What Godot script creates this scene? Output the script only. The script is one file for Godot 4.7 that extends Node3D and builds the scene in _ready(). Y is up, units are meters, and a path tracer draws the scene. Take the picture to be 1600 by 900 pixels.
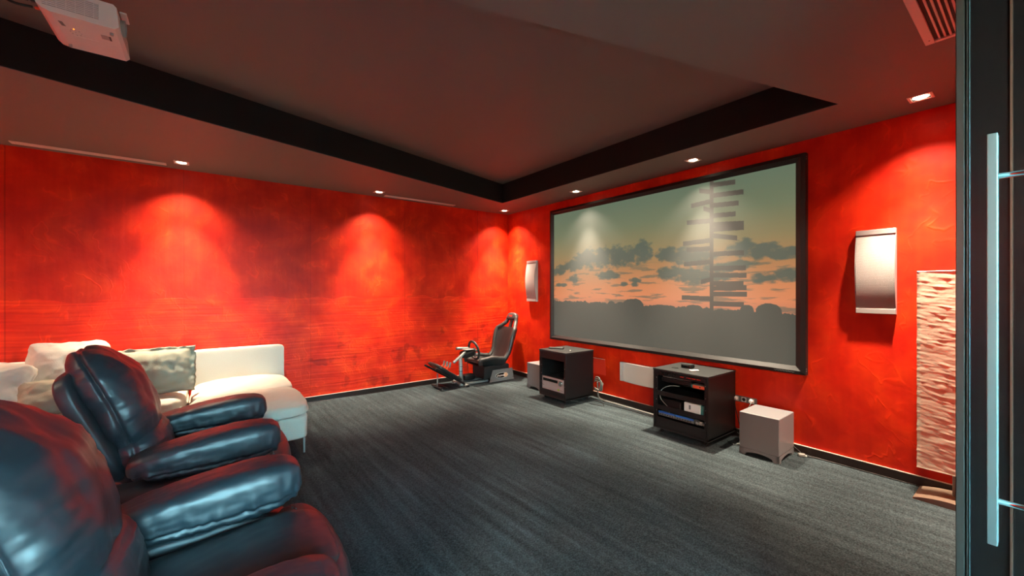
extends Node3D
# A red home cinema: screen wall at z = 0, long wall at x = 0, doorway in the wall at x = 5.33.

const SOFFIT := 2.6725
const TRAY := 2.95
const RX := 5.332
const BZ := 6.55
var M := {}
var noise := FastNoiseLite.new()
var taken := {}

# ------------------------------------------------------------------ helpers
func mb() -> SurfaceTool:
	var st := SurfaceTool.new()
	st.begin(Mesh.PRIMITIVE_TRIANGLES)
	return st

func tri(st: SurfaceTool, a: Vector3, b: Vector3, c: Vector3) -> void:  # counter-clockwise seen from outside
	st.add_vertex(a); st.add_vertex(c); st.add_vertex(b)

func quad(st: SurfaceTool, a: Vector3, b: Vector3, c: Vector3, d: Vector3) -> void:
	tri(st, a, b, c); tri(st, a, c, d)

func numbered(n: String) -> String:
	if not taken.has(n):
		taken[n] = 0
		return n
	taken[n] += 1
	return "%s_%03d" % [n, taken[n]]

func obj(called: String, mesh: Mesh, m: Material, parent: Node = null) -> MeshInstance3D:
	var o := MeshInstance3D.new()
	o.mesh = mesh
	o.material_override = m
	if parent == null:
		o.name = numbered(called)
		add_child(o)
	else:
		o.name = called
		parent.add_child(o, true)
	return o

func build(st: SurfaceTool, called: String, m: Material, parent: Node = null) -> MeshInstance3D:
	st.generate_normals()
	return obj(called, st.commit(), m, parent)

func thing(called: String, label: String, category: String, at := Vector3.ZERO, turn := 0.0, group := "") -> Node3D:
	var o := Node3D.new()
	o.name = numbered(called)
	add_child(o)
	o.position = at
	o.rotation.y = turn
	return tag(o, label, category, group)

func tag(o: Node3D, label: String, category := "", group := "", kind := "") -> Node3D:
	if label: o.set_meta("label", label)
	if category: o.set_meta("category", category)
	if group: o.set_meta("group", group)
	if kind: o.set_meta("kind", kind)
	return o

func structure(called: String, label := "") -> Node3D:
	var o := Node3D.new()
	o.name = called
	add_child(o)
	o.set_meta("kind", "structure")
	if label: o.set_meta("label", label)
	return o

# chamfered box, c = centre, s = full size
func bx(st: SurfaceTool, c: Vector3, s: Vector3, b := 0.003, basis := Basis.IDENTITY) -> void:
	st.set_smooth_group(-1)
	var h := s * 0.5
	b = minf(b, minf(h.x, minf(h.y, h.z)) * 0.8)
	var f := func(x: float, y: float, z: float) -> Vector3: return c + basis * Vector3(x, y, z)
	var i := h - Vector3(b, b, b)
	for sg: float in [-1.0, 1.0]:
		face(st, f.call(sg * h.x, -i.y, -i.z), f.call(sg * h.x, i.y, -i.z), f.call(sg * h.x, i.y, i.z), f.call(sg * h.x, -i.y, i.z), sg > 0)
		face(st, f.call(-i.x, sg * h.y, -i.z), f.call(-i.x, sg * h.y, i.z), f.call(i.x, sg * h.y, i.z), f.call(i.x, sg * h.y, -i.z), sg > 0)
		face(st, f.call(-i.x, -i.y, sg * h.z), f.call(i.x, -i.y, sg * h.z), f.call(i.x, i.y, sg * h.z), f.call(-i.x, i.y, sg * h.z), sg > 0)
	for a: float in [-1.0, 1.0]:
		for d: float in [-1.0, 1.0]:
			var fl := a * d > 0
			face(st, f.call(a * h.x, d * i.y, -i.z), f.call(a * i.x, d * h.y, -i.z), f.call(a * i.x, d * h.y, i.z), f.call(a * h.x, d * i.y, i.z), fl)
			face(st, f.call(-i.x, a * h.y, d * i.z), f.call(-i.x, a * i.y, d * h.z), f.call(i.x, a * i.y, d * h.z), f.call(i.x, a * h.y, d * i.z), fl)
			face(st, f.call(d * i.x, -i.y, a * h.z), f.call(d * h.x, -i.y, a * i.z), f.call(d * h.x, i.y, a * i.z), f.call(d * i.x, i.y, a * h.z), fl)
			for g: float in [-1.0, 1.0]:
				var p: Vector3 = f.call(a * h.x, d * i.y, g * i.z)
				var q: Vector3 = f.call(a * i.x, d * h.y, g * i.z)
				var r: Vector3 = f.call(a * i.x, d * i.y, g * h.z)
				if a * d * g > 0: tri(st, p, q, r)
				else: tri(st, p, r, q)

func face(st: SurfaceTool, a: Vector3, b: Vector3, c: Vector3, d: Vector3, keep: bool) -> void:
	if keep: quad(st, a, b, c, d)
	else: quad(st, d, c, b, a)

func box(called: String, c: Vector3, s: Vector3, m: Material, parent: Node = null, b := 0.003, basis := Basis.IDENTITY) -> MeshInstance3D:
	var st := mb()
	bx(st, c, s, b, basis)
	return build(st, called, m, parent)

func tube(st: SurfaceTool, pts: PackedVector3Array, r: float, sides := 8, closed := false) -> void:
	st.set_smooth_group(0)
	var n := pts.size()
	var rings := []
	var up := Vector3.UP
	for i in n:
		var t: Vector3
		if closed: t = pts[(i + 1) % n] - pts[(i - 1 + n) % n]
		else: t = pts[mini(i + 1, n - 1)] - pts[maxi(i - 1, 0)]
		t = t.normalized()
		var a := up - t * up.dot(t)
		if a.length() < 0.05: a = Vector3.RIGHT - t * t.x
		if a.length() < 0.05: a = Vector3.BACK - t * t.z
		a = a.normalized()
		up = a
		var b := t.cross(a)
		var ring := PackedVector3Array()
		for k in sides:
			var w := TAU * k / sides
			ring.append(pts[i] + (a * cos(w) + b * sin(w)) * r)
		rings.append(ring)
	for i in (n if closed else n - 1):
		var A: PackedVector3Array = rings[i]
		var B: PackedVector3Array = rings[(i + 1) % n]
		for k in sides:
			var j := (k + 1) % sides
			quad(st, A[k], A[j], B[j], B[k])
	if not closed:
		for k in range(1, sides - 1):
			tri(st, rings[0][0], rings[0][k + 1], rings[0][k])
			tri(st, rings[n - 1][0], rings[n - 1][k], rings[n - 1][k + 1])

func smooth_path(pts: Array, per := 8) -> PackedVector3Array:
	var c := Curve3D.new()
	for i in pts.size():
		var p: Vector3 = pts[i]
		var t: Vector3 = (pts[mini(i + 1, pts.size() - 1)] - pts[maxi(i - 1, 0)]) / 6.0
		c.add_point(p, -t, t)
	var out := PackedVector3Array()
	for i in pts.size() - 1:
		for k in per:
			out.append(c.sample(i, float(k) / per))
	out.append(pts[pts.size() - 1])
	return out

func cable(called: String, pts: Array, r: float, m: Material, parent: Node = null) -> MeshInstance3D:
	var st := mb()
	tube(st, smooth_path(pts), r, 7)
	return build(st, called, m, parent)

# revolve (radius, height) pairs about an axis
func lathe(st: SurfaceTool, prof: Array, xf: Transform3D, seg := 20) -> void:
	st.set_smooth_group(-1)
	for i in prof.size() - 1:
		var p: Vector2 = prof[i]
		var q: Vector2 = prof[i + 1]
		for k in seg:
			var a := TAU * k / seg
			var b := TAU * (k + 1) / seg
			var A := xf * Vector3(p.x * cos(a), p.y, p.x * sin(a))
			var B := xf * Vector3(p.x * cos(b), p.y, p.x * sin(b))
			var C := xf * Vector3(q.x * cos(b), q.y, q.x * sin(b))
			var D := xf * Vector3(q.x * cos(a), q.y, q.x * sin(a))
			if p.x < 1e-5: tri(st, A, D, C)
			elif q.x < 1e-5: tri(st, A, D, B)
			else: quad(st, A, D, C, B)

# polygon in local xy, thickness along local z
func prism(st: SurfaceTool, poly: PackedVector2Array, z0: float, z1: float, xf := Transform3D.IDENTITY) -> void:
	st.set_smooth_group(-1)
	if not Geometry2D.is_polygon_clockwise(poly):
		poly = poly.duplicate()
	else:
		poly = poly.duplicate()
		poly.reverse()
	var idx := Geometry2D.triangulate_polygon(poly)
	for i in range(0, idx.size(), 3):
		var a := poly[idx[i]]
		var b := poly[idx[i + 1]]
		var c := poly[idx[i + 2]]
		if (b - a).cross(c - a) < 0:
			var t := b
			b = c
			c = t
		tri(st, xf * Vector3(a.x, a.y, z1), xf * Vector3(b.x, b.y, z1), xf * Vector3(c.x, c.y, z1))
		tri(st, xf * Vector3(a.x, a.y, z0), xf * Vector3(c.x, c.y, z0), xf * Vector3(b.x, b.y, z0))
	for i in poly.size():
		var a := poly[i]
		var b := poly[(i + 1) % poly.size()]
		quad(st, xf * Vector3(a.x, a.y, z0), xf * Vector3(b.x, b.y, z0), xf * Vector3(b.x, b.y, z1), xf * Vector3(a.x, a.y, z1))

# soft body: a cube rounded towards an ellipsoid (e = 2) or a block (e = 8), then bent by warp(q, p)
func soft(half: Vector3, e: float, n: int, warp: Callable) -> ArrayMesh:
	var st := mb()
	st.set_smooth_group(0)
	for fc in 6:
		var grid := []
		for i in n + 1:
			var row := PackedVector3Array()
			for j in n + 1:
				var u := -1.0 + 2.0 * i / n
				var v := -1.0 + 2.0 * j / n
				var p: Vector3
				match fc:
					0: p = Vector3(1, u, v)
					1: p = Vector3(-1, v, u)
					2: p = Vector3(v, 1, u)
					3: p = Vector3(u, -1, v)
					4: p = Vector3(u, v, 1)
					5: p = Vector3(v, u, -1)
				var q := p / pow(pow(absf(p.x), e) + pow(absf(p.y), e) + pow(absf(p.z), e), 1.0 / e)
				row.append(warp.call(q, q * half))
			grid.append(row)
		for i in n:
			for j in n:
				quad(st, grid[i][j], grid[i + 1][j], grid[i + 1][j + 1], grid[i][j + 1])
	st.generate_normals()
	return st.commit()

func nz(p: Vector3) -> float:
	return noise.get_noise_3dv(p)

func text(called: String, s: String, h: float, m: Material, parent: Node, xf: Transform3D, depth := 0.001) -> MeshInstance3D:
	var f := SystemFont.new()
	f.font_names = PackedStringArray(["Droid Sans"])
	f.font_weight = 700
	var t := TextMesh.new()
	t.font = f
	t.text = s
	t.font_size = 32
	t.pixel_size = h / 32.0
	t.depth = depth
	t.curve_step = 2.0
	var o := obj(called, t, m, parent)
	o.transform = xf
	return o

func mat(n: String, c: Color, rough := 0.6, metal := 0.0, spec := 0.5) -> StandardMaterial3D:
	var m := StandardMaterial3D.new()
	m.resource_name = n
	m.albedo_color = c
	m.roughness = rough
	m.metallic = metal
	m.metallic_specular = spec
	M[n] = m
	return m

func relief(m: StandardMaterial3D, freq: float, depth_cm: float, kind := FastNoiseLite.TYPE_SIMPLEX_SMOOTH, octaves := 3, seed_ := 3, size := 512, metres := 1.0) -> void:
	var n := FastNoiseLite.new()
	n.noise_type = kind
	n.frequency = freq
	n.fractal_octaves = octaves
	n.seed = seed_
	var img := n.get_seamless_image(size, size)
	m.heightmap_enabled = true
	m.heightmap_texture = ImageTexture.create_from_image(img)
	m.heightmap_scale = depth_cm
	m.uv1_triplanar = true
	m.uv1_world_triplanar = false
	m.uv1_scale = Vector3.ONE / metres

func fnl(freq: float, seed_: int, oct := 3, kind := FastNoiseLite.TYPE_SIMPLEX_SMOOTH) -> FastNoiseLite:
	var n := FastNoiseLite.new()
	n.noise_type = kind
	n.frequency = freq
	n.seed = seed_
	n.fractal_octaves = oct
	return n

func wave(a: float, b: float, t: float) -> float:
	t = clampf((t - a) / (b - a), 0.0, 1.0)
	return t * t * (3.0 - 2.0 * t)

# ------------------------------------------------------------------ computed surfaces
# Trowelled red plaster: patches, dabs, brushed bands. Returns [colour, relief].
func plaster(w: int, h: int, metres: float, seed_: int, band: bool) -> Array:
	var n1 := fnl(0.9, seed_, 5)
	var n2 := fnl(3.0, seed_ + 1, 4)
	var n3 := fnl(1.0, seed_ + 2, 3)
	var n4 := fnl(2.2, seed_ + 3, 2)
	var n5 := fnl(3.2, seed_ + 4, 2)
	var col := PackedByteArray()
	var hgt := PackedByteArray()
	col.resize(w * h * 3)
	hgt.resize(w * h)
	var k := 0
	for j in h:
		var y := SOFFIT * (1.0 - (j + 0.5) / h)
		for i in w:
			var x := metres * (i + 0.5) / w
			var a := n1.get_noise_2d(x, y)
			var b := n2.get_noise_2d(x + 0.15 * a, y)
			var edge := 1.30 + 0.05 * n4.get_noise_2d(x * 0.8, 0.0)
			var s: float
			var tone := 0.0
			if band and y < edge:
				s = 0.6 * n3.get_noise_2d(x * 0.9, y * 34.0 + 0.7 * a) + 0.3 * n2.get_noise_2d(x * 0.5 + 40.0, y * 0.6)      # brushed across
				tone = 0.17
				var dab := n2.get_noise_2d(x * 0.9 + 20.0, y * 0.8)
				if y < 0.95: tone -= 0.32 * wave(0.25, 0.5, dab) * wave(0.95, 0.75, y)
			else:
				s = n3.get_noise_2d(x * 15.0 + 0.5 * a, y * 1.1) * 0.22 + 0.25 * n2.get_noise_2d(x * 0.5 + 40.0, y * 0.4) # pulled upwards
			if band:
				var seam := fposmod(x + 0.62, 1.22)
				if seam < 0.006: tone -= 0.25
				if x > 3.93 and x < 4.16 and y > 1.11 and y < 1.22: tone -= 0.30 * wave(-0.3, 0.1, b)
				if x > 0.05 and x < 0.62 and y > 1.05 and y < 1.26: tone += 0.10
			var arc := absf(n5.get_noise_2d(x * 1.6 + 0.6 * a, y * 0.75))
			var scrape := 0.20 * wave(0.10, 0.0, arc) * clampf(0.4 + 2.0 * b, 0.0, 1.0)   # trowel arcs
			var v := 1.0 + 0.25 * a + 0.17 * b + 0.26 * s + tone + 0.7 * scrape
			v = clampf(v, 0.45, 1.5)
			var warm := clampf(0.5 + 0.5 * b + 0.5 * s, 0.0, 1.2)
			col[k * 3] = clampi(int(200.0 * pow(v, 0.6)), 0, 255)
			col[k * 3 + 1] = clampi(int((24.0 + 26.0 * warm) * v), 0, 255)
			col[k * 3 + 2] = clampi(int((3.0 + 6.0 * warm) * v), 0, 255)
			hgt[k] = clampi(int(128.0 + 60.0 * a + 45.0 * b + 55.0 * s + tone * 60.0 + 160.0 * scrape), 0, 255)
			k += 1
	return [Image.create_from_data(w, h, false, Image.FORMAT_RGB8, col), Image.create_from_data(w, h, false, Image.FORMAT_L8, hgt)]

func plaster_mat(n: String, pics: Array) -> StandardMaterial3D:
	var m := mat(n, Color.WHITE, 0.5, 0.0, 0.36)
	m.albedo_texture = ImageTexture.create_from_image(pics[0])
	m.heightmap_enabled = true
	m.heightmap_texture = ImageTexture.create_from_image(pics[1])
	m.heightmap_scale = 0.9
	return m

# Carpet with the stripes a vacuum cleaner leaves along x.
func carpet(s: int) -> Array:
	var n1 := fnl(1.0, 31, 4)
	var n2 := fnl(1.0, 32, 2)
	var n3 := fnl(0.7, 33, 3)
	var rng := RandomNumberGenerator.new()
	rng.seed = 5
	var col := PackedByteArray()
	var hgt := PackedByteArray()
	col.resize(s * s * 3)
	hgt.resize(s * s)
	var k := 0
	for j in s:
		var z := 6.9 * j / s
		for i in s:
			var x := 6.0 * i / s
			var a := n1.get_noise_2d(x * 0.45, z * 9.0 + 0.5 * x)
			var b := n2.get_noise_2d(x * 1.3, z * 22.0)
			var c := n3.get_noise_2d(x, z)
			var g := rng.randf()
			var v := 1.0 + 0.22 * a * (1.0 + c) + 0.10 * b + 0.25 * c + 0.6 * (g - 0.5)
			v = clampf(v, 0.3, 2.2)
			col[k * 3] = clampi(int(55.0 * v), 0, 255)
			col[k * 3 + 1] = clampi(int(63.0 * v), 0, 255)
			col[k * 3 + 2] = clampi(int(66.0 * v), 0, 255)
			hgt[k] = clampi(int(g * 150.0 + 50.0 * a + 60.0), 0, 255)
			k += 1
	return [Image.create_from_data(s, s, false, Image.FORMAT_RGB8, col), Image.create_from_data(s, s, false, Image.FORMAT_L8, hgt)]

# The picture thrown on the screen: dusk sky, clouds, a finger post, a dark tree line.
func film(w: int, h: int) -> Image:
	var n1 := fnl(6.0, 51, 5)
	var n2 := fnl(14.0, 52, 4)
	var img := Image.create(w, h, false, Image.FORMAT_RGB8)
	var puffs := [[0.06, 0.44, 0.05, 0.03], [0.12, 0.43, 0.06, 0.05], [0.17, 0.40, 0.05, 0.07], [0.22, 0.385, 0.055, 0.09], [0.30, 0.39, 0.06, 0.085], [0.37, 0.385, 0.05, 0.085], [0.43, 0.39, 0.05, 0.075], [0.49, 0.375, 0.05, 0.09], [0.32, 0.52, 0.07, 0.035], [0.13, 0.54, 0.03, 0.04], [0.03, 0.47, 0.05, 0.04],
		[0.60, 0.40, 0.05, 0.05], [0.66, 0.42, 0.06, 0.06], [0.72, 0.43, 0.06, 0.06], [0.62, 0.52, 0.07, 0.05], [0.69, 0.54, 0.08, 0.055], [0.46, 0.56, 0.03, 0.02], [0.41, 0.585, 0.02, 0.02], [0.46, 0.585, 0.02, 0.02], [0.80, 0.50, 0.08, 0.03], [0.78, 0.55, 0.06, 0.03],
		[0.86, 0.40, 0.05, 0.055], [0.91, 0.42, 0.06, 0.05], [0.97, 0.44, 0.06, 0.035], [0.92, 0.565, 0.05, 0.03], [0.98, 0.55, 0.04, 0.04], [0.05, 0.585, 0.04, 0.018], [0.85, 0.48, 0.05, 0.02]]
	var bars := [[0.719, 0.041, 0.755, 0.059], [0.767, 0.024, 0.835, 0.031], [0.767, 0.084, 0.859, 0.094], [0.69, 0.122, 0.755, 0.115], [0.766, 0.141, 0.845, 0.15], [0.734, 0.15, 0.755, 0.166], [0.767, 0.2, 0.836, 0.207], [0.675, 0.219, 0.755, 0.227], [0.767, 0.251, 0.861, 0.265], [0.767, 0.279, 0.861, 0.287], [0.767, 0.315, 0.84, 0.341], [0.661, 0.344, 0.755, 0.34], [0.674, 0.383, 0.755, 0.387], [0.767, 0.42, 0.861, 0.424], [0.664, 0.47, 0.755, 0.463], [0.767, 0.501, 0.866, 0.506], [0.767, 0.54, 0.868, 0.547], [0.725, 0.578, 0.755, 0.566], [0.767, 0.589, 0.859, 0.591], [0.767, 0.617, 0.868, 0.614], [0.767, 0.648, 0.869, 0.648], [0.656, 0.671, 0.758, 0.677], [0.767, 0.705, 0.861, 0.704]]
	var ramp := Gradient.new()
	ramp.offsets = PackedFloat32Array([0.0, 0.18, 0.33, 0.46, 0.6, 0.68, 0.76])
	ramp.colors = PackedColorArray([Color8(94, 112, 92), Color8(108, 118, 90), Color8(134, 122, 84), Color8(168, 122, 78), Color8(206, 130, 84), Color8(216, 132, 88), Color8(190, 118, 88)])
	var land := Color8(74, 75, 66)
	var cloud := Color8(76, 90, 80)
	var mass := PackedFloat32Array()
	mass.resize(w * h)
	mass.fill(-9.0)
	for p: Array in puffs:
		for j in range(maxi(0, int((p[1] - 1.5 * p[3]) * h)), mini(h, int((p[1] + 1.5 * p[3]) * h))):
			for i in range(maxi(0, int((p[0] - 1.5 * p[2]) * w)), mini(w, int((p[0] + 1.5 * p[2]) * w))):
				var dx: float = ((i + 0.5) / w - p[0]) / p[2]
				var dy: float = ((j + 0.5) / h - p[1]) / p[3]
				mass[j * w + i] = maxf(mass[j * w + i], 1.25 - dx * dx - dy * dy)
	var post := PackedByteArray()
	post.resize(w * h)
	for q: Array in bars:
		var lo := minf(q[0], q[2])
		var hi := maxf(q[0], q[2])
		for i in range(int(lo * w), int(hi * w) + 1):
			var mid: float = lerpf(q[1], q[3], ((i + 0.5) / w - q[0]) / (q[2] - q[0]))
			for j in range(maxi(0, int((mid - 0.0125) * h)), int((mid + 0.0125) * h) + 1):
				post[j * w + i] = 1
	for j in int(0.8 * h):
		for i in range(int(0.7545 * w), int(0.7675 * w)):
			post[j * w + i] = 1
	for j in h:
		var t := (j + 0.5) / h
		for i in w:
			var s := (i + 0.5) / w
			var a := n1.get_noise_2d(s * 1.78, t)
			var b := n2.get_noise_2d(s * 1.78, t * 1.6)
			var c := ramp.sample(t)
			if t > 0.3:
				c = c.lerp(cloud, 0.55 * wave(0.12, 0.4, n1.get_noise_2d(s * 1.0 + 7.0, t * 4.0)) * wave(0.42, 0.5, t))
			var d := mass[j * w + i] + 0.75 * b + 0.3 * a
			c = c.lerp(cloud, 0.88 * wave(0.05, 0.95, d))
			var tree := 0.712 + 0.03 * s + 0.012 * n1.get_noise_2d(s * 2.5, 9.0) + 0.012 * n2.get_noise_2d(s * 3.0, 4.0)
			for q: Array in [[0.27, 0.03, 0.02], [0.345, 0.02, 0.03], [0.45, 0.05, 0.05], [0.39, 0.02, 0.025], [0.87, 0.02, 0.03], [0.93, 0.035, 0.04], [0.70, 0.03, 0.02], [0.58, 0.05, 0.015]]:
				var u: float = (s - q[0]) / q[1]
				if absf(u) < 1.0: tree = minf(tree, 0.735 + 0.01 * b - q[2] * sqrt(1.0 - u * u) * (1.0 + 0.4 * b))
			if t > tree: c = land
			elif t > 0.0:
				var on := post[j * w + i] == 1
				if on: c = c.lerp(Color8(72, 68, 60), 0.92)
			img.set_pixel(i, j, c)
	return img

func make_materials() -> void:
	noise.noise_type = FastNoiseLite.TYPE_SIMPLEX_SMOOTH
	noise.frequency = 1.0
	noise.fractal_octaves = 2
	noise.seed = 11
	plaster_mat("red_plaster_brushed", plaster(1400, 566, BZ, 70, true))
	plaster_mat("red_plaster", plaster(1100, 550, RX, 90, false))
	var cp := carpet(1400)
	var m := mat("carpet", Color.WHITE, 0.95, 0.0, 0.2)
	m.albedo_texture = ImageTexture.create_from_image(cp[0])
	m.heightmap_enabled = true
	m.heightmap_texture = ImageTexture.create_from_image(cp[1])
	m.heightmap_scale = 0.5
	m = mat("ceiling_paint", Color(0.42, 0.39, 0.365), 0.6, 0.0, 0.45)
	m = mat("riser_shade", Color(0.115, 0.112, 0.11), 0.8, 0.0, 0.3)  # ceiling paint darkened: the shade of the inward-facing sides is in the colour
	m = mat("tray_paint", Color(0.42, 0.39, 0.365), 0.65, 0.0, 0.4)
	mat("baseboard_wood", Color(0.13, 0.085, 0.07), 0.35)
	mat("baseboard_edge", Color(0.75, 0.66, 0.60), 0.4)
	m = mat("leather", Color(0.14, 0.19, 0.22), 0.43, 0.0, 0.62)
	relief(m, 0.02, 0.02, FastNoiseLite.TYPE_CELLULAR, 2, 8, 512, 0.35)
	m = mat("linen", Color(0.78, 0.755, 0.70), 0.9, 0.0, 0.3)
	relief(m, 0.05, 0.08, FastNoiseLite.TYPE_SIMPLEX_SMOOTH, 3, 9, 512, 0.25)
	m = mat("linen_grey", Color(0.58, 0.57, 0.50), 0.9, 0.0, 0.3)
	relief(m, 0.05, 0.08, FastNoiseLite.TYPE_SIMPLEX_SMOOTH, 3, 9, 512, 0.25)
	m = mat("paper", Color(0.95, 0.90, 0.80), 0.6, 0.0, 0.4)
	m.backlight_enabled = true
	m.backlight = Color(0.16, 0.14, 0.11)
	relief(m, 0.03, 0.05, FastNoiseLite.TYPE_SIMPLEX_SMOOTH, 4, 19, 512, 0.5)
	mat("black_metal", Color(0.05, 0.047, 0.05), 0.45, 0.0, 0.5)
	mat("black_matte", Color(0.05, 0.05, 0.052), 0.7)
	mat("rack_top", Color(0.16, 0.17, 0.17), 0.45)
	mat("vent_shade", Color(0.05, 0.05, 0.052), 0.7)  # shade inside the vents, put in as a black
	mat("frame_velvet", Color(0.08, 0.075, 0.075), 0.5)
	mat("silver_plastic", Color(0.60, 0.585, 0.575), 0.42)
	mat("speaker_grille", Color(0.70, 0.685, 0.665), 0.5)
	mat("receiver_silver", Color(0.66, 0.60, 0.58), 0.35, 0.3)
	mat("sub_silver", Color(0.48, 0.48, 0.485), 0.38, 0.1)
	mat("white_plastic", Color(0.85, 0.84, 0.82), 0.4)
	mat("projector_white", Color(0.84, 0.82, 0.79), 0.4)
	mat("chrome", Color(0.86, 0.88, 0.88), 0.12, 1.0)
	mat("steel", Color(0.52, 0.70, 0.73), 0.38, 0.85)
	mat("satin_grey", Color(0.62, 0.62, 0.60), 0.35, 0.4)
	mat("plate_grey", Color(0.42, 0.42, 0.41), 0.5)
	mat("vinyl_black", Color(0.12, 0.115, 0.115), 0.42)
	mat("vinyl_bolster", Color(0.19, 0.185, 0.18), 0.5)
	mat("wire_black", Color(0.04, 0.04, 0.045), 0.5)
	mat("wire_grey", Color(0.55, 0.55, 0.52), 0.5)
	mat("trim_pink", Color(0.86, 0.80, 0.77), 0.45)
	mat("red_mark", Color(0.80, 0.12, 0.06), 0.5)
	mat("orange_mark", Color(0.86, 0.33, 0.2), 0.5)
	mat("blue_plastic", Color(0.10, 0.32, 0.62), 0.45)
	mat("teal_plastic", Color(0.22, 0.45, 0.44), 0.45)
	mat("lime_sticker", Color(0.55, 0.68, 0.12), 0.5)
	mat("peach_mark", Color(0.85, 0.64, 0.48), 0.5)
	mat("board_red", Color(0.82, 0.17, 0.08), 0.5)
	mat("wood_base", Color(0.50, 0.42, 0.36), 0.22, 0.0, 0.6)
	relief(M["wood_base"], 0.04, 0.02, FastNoiseLite.TYPE_SIMPLEX_SMOOTH, 3, 29, 256, 0.4)
	m = mat("door_lacquer", Color(0.075, 0.085, 0.09), 0.25, 0.0, 0.38)
	mat("door_steel", Color(0.34, 0.37, 0.36), 0.3, 0.7)
	mat("door_strip", Color(0.42, 0.36, 0.32), 0.35, 0.5)
	mat("hall_white", Color(0.82, 0.85, 0.85), 0.8)
	mat("hall_tile", Color(0.62, 0.64, 0.63), 0.3)
	m = mat("glass", Color(0.9, 0.96, 0.95, 0.06), 0.03, 0.0, 0.5)
	m.transparency = BaseMaterial3D.TRANSPARENCY_ALPHA
	m = mat("lens_glass", Color(0.08, 0.14, 0.14), 0.05, 0.0, 0.8)
	m = mat("display_glass", Color(0.02, 0.02, 0.022), 0.1)
	m = mat("bulb_glow", Color(1, 0.95, 0.86), 0.5)
	m.emission_enabled = true
	m.emission = Color(1.0, 0.93, 0.80)
	m.emission_energy_multiplier = 14.0
	m = mat("led_orange", Color(1, 0.7, 0.2), 0.5)
	m.emission_enabled = true
	m.emission = Color(1.0, 0.6, 0.15)
	m.emission_energy_multiplier = 3.0
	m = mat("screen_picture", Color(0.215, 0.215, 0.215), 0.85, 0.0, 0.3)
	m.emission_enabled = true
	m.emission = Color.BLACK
	m.emission_texture = ImageTexture.create_from_image(film(900, 518))  # the projector's light, put in as the screen surface's own glow
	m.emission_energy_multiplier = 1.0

# plain box between two corners whose UVs follow a wall (u along it, v down it) or a floor
func uv_slab(called: String, lo: Vector3, hi: Vector3, how: String, length: float, m: Material, parent: Node) -> MeshInstance3D:
	var st := mb()
	st.set_smooth_group(-1)
	var c := [Vector3(lo.x, lo.y, lo.z), Vector3(hi.x, lo.y, lo.z), Vector3(hi.x, hi.y, lo.z), Vector3(lo.x, hi.y, lo.z), Vector3(lo.x, lo.y, hi.z), Vector3(hi.x, lo.y, hi.z), Vector3(hi.x, hi.y, hi.z), Vector3(lo.x, hi.y, hi.z)]
	for f: Array in [[4, 5, 6, 7], [1, 0, 3, 2], [5, 1, 2, 6], [0, 4, 7, 3], [7, 6, 2, 3], [0, 1, 5, 4]]:
		for k: int in [0, 2, 1, 0, 3, 2]:
			var p: Vector3 = c[f[k]]
			match how:
				"x": st.set_uv(Vector2(p.z / length, 1.0 - p.y / SOFFIT))
				"z": st.set_uv(Vector2(p.x / length, 1.0 - p.y / SOFFIT))
				"floor": st.set_uv(Vector2(p.x / 6.0, p.z / 6.9))
			st.add_vertex(p)
	return build(st, called, m, parent)

func slab(st: SurfaceTool, lo: Vector3, hi: Vector3) -> void:
	bx(st, (lo + hi) * 0.5, hi - lo, 0.0005)

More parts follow.
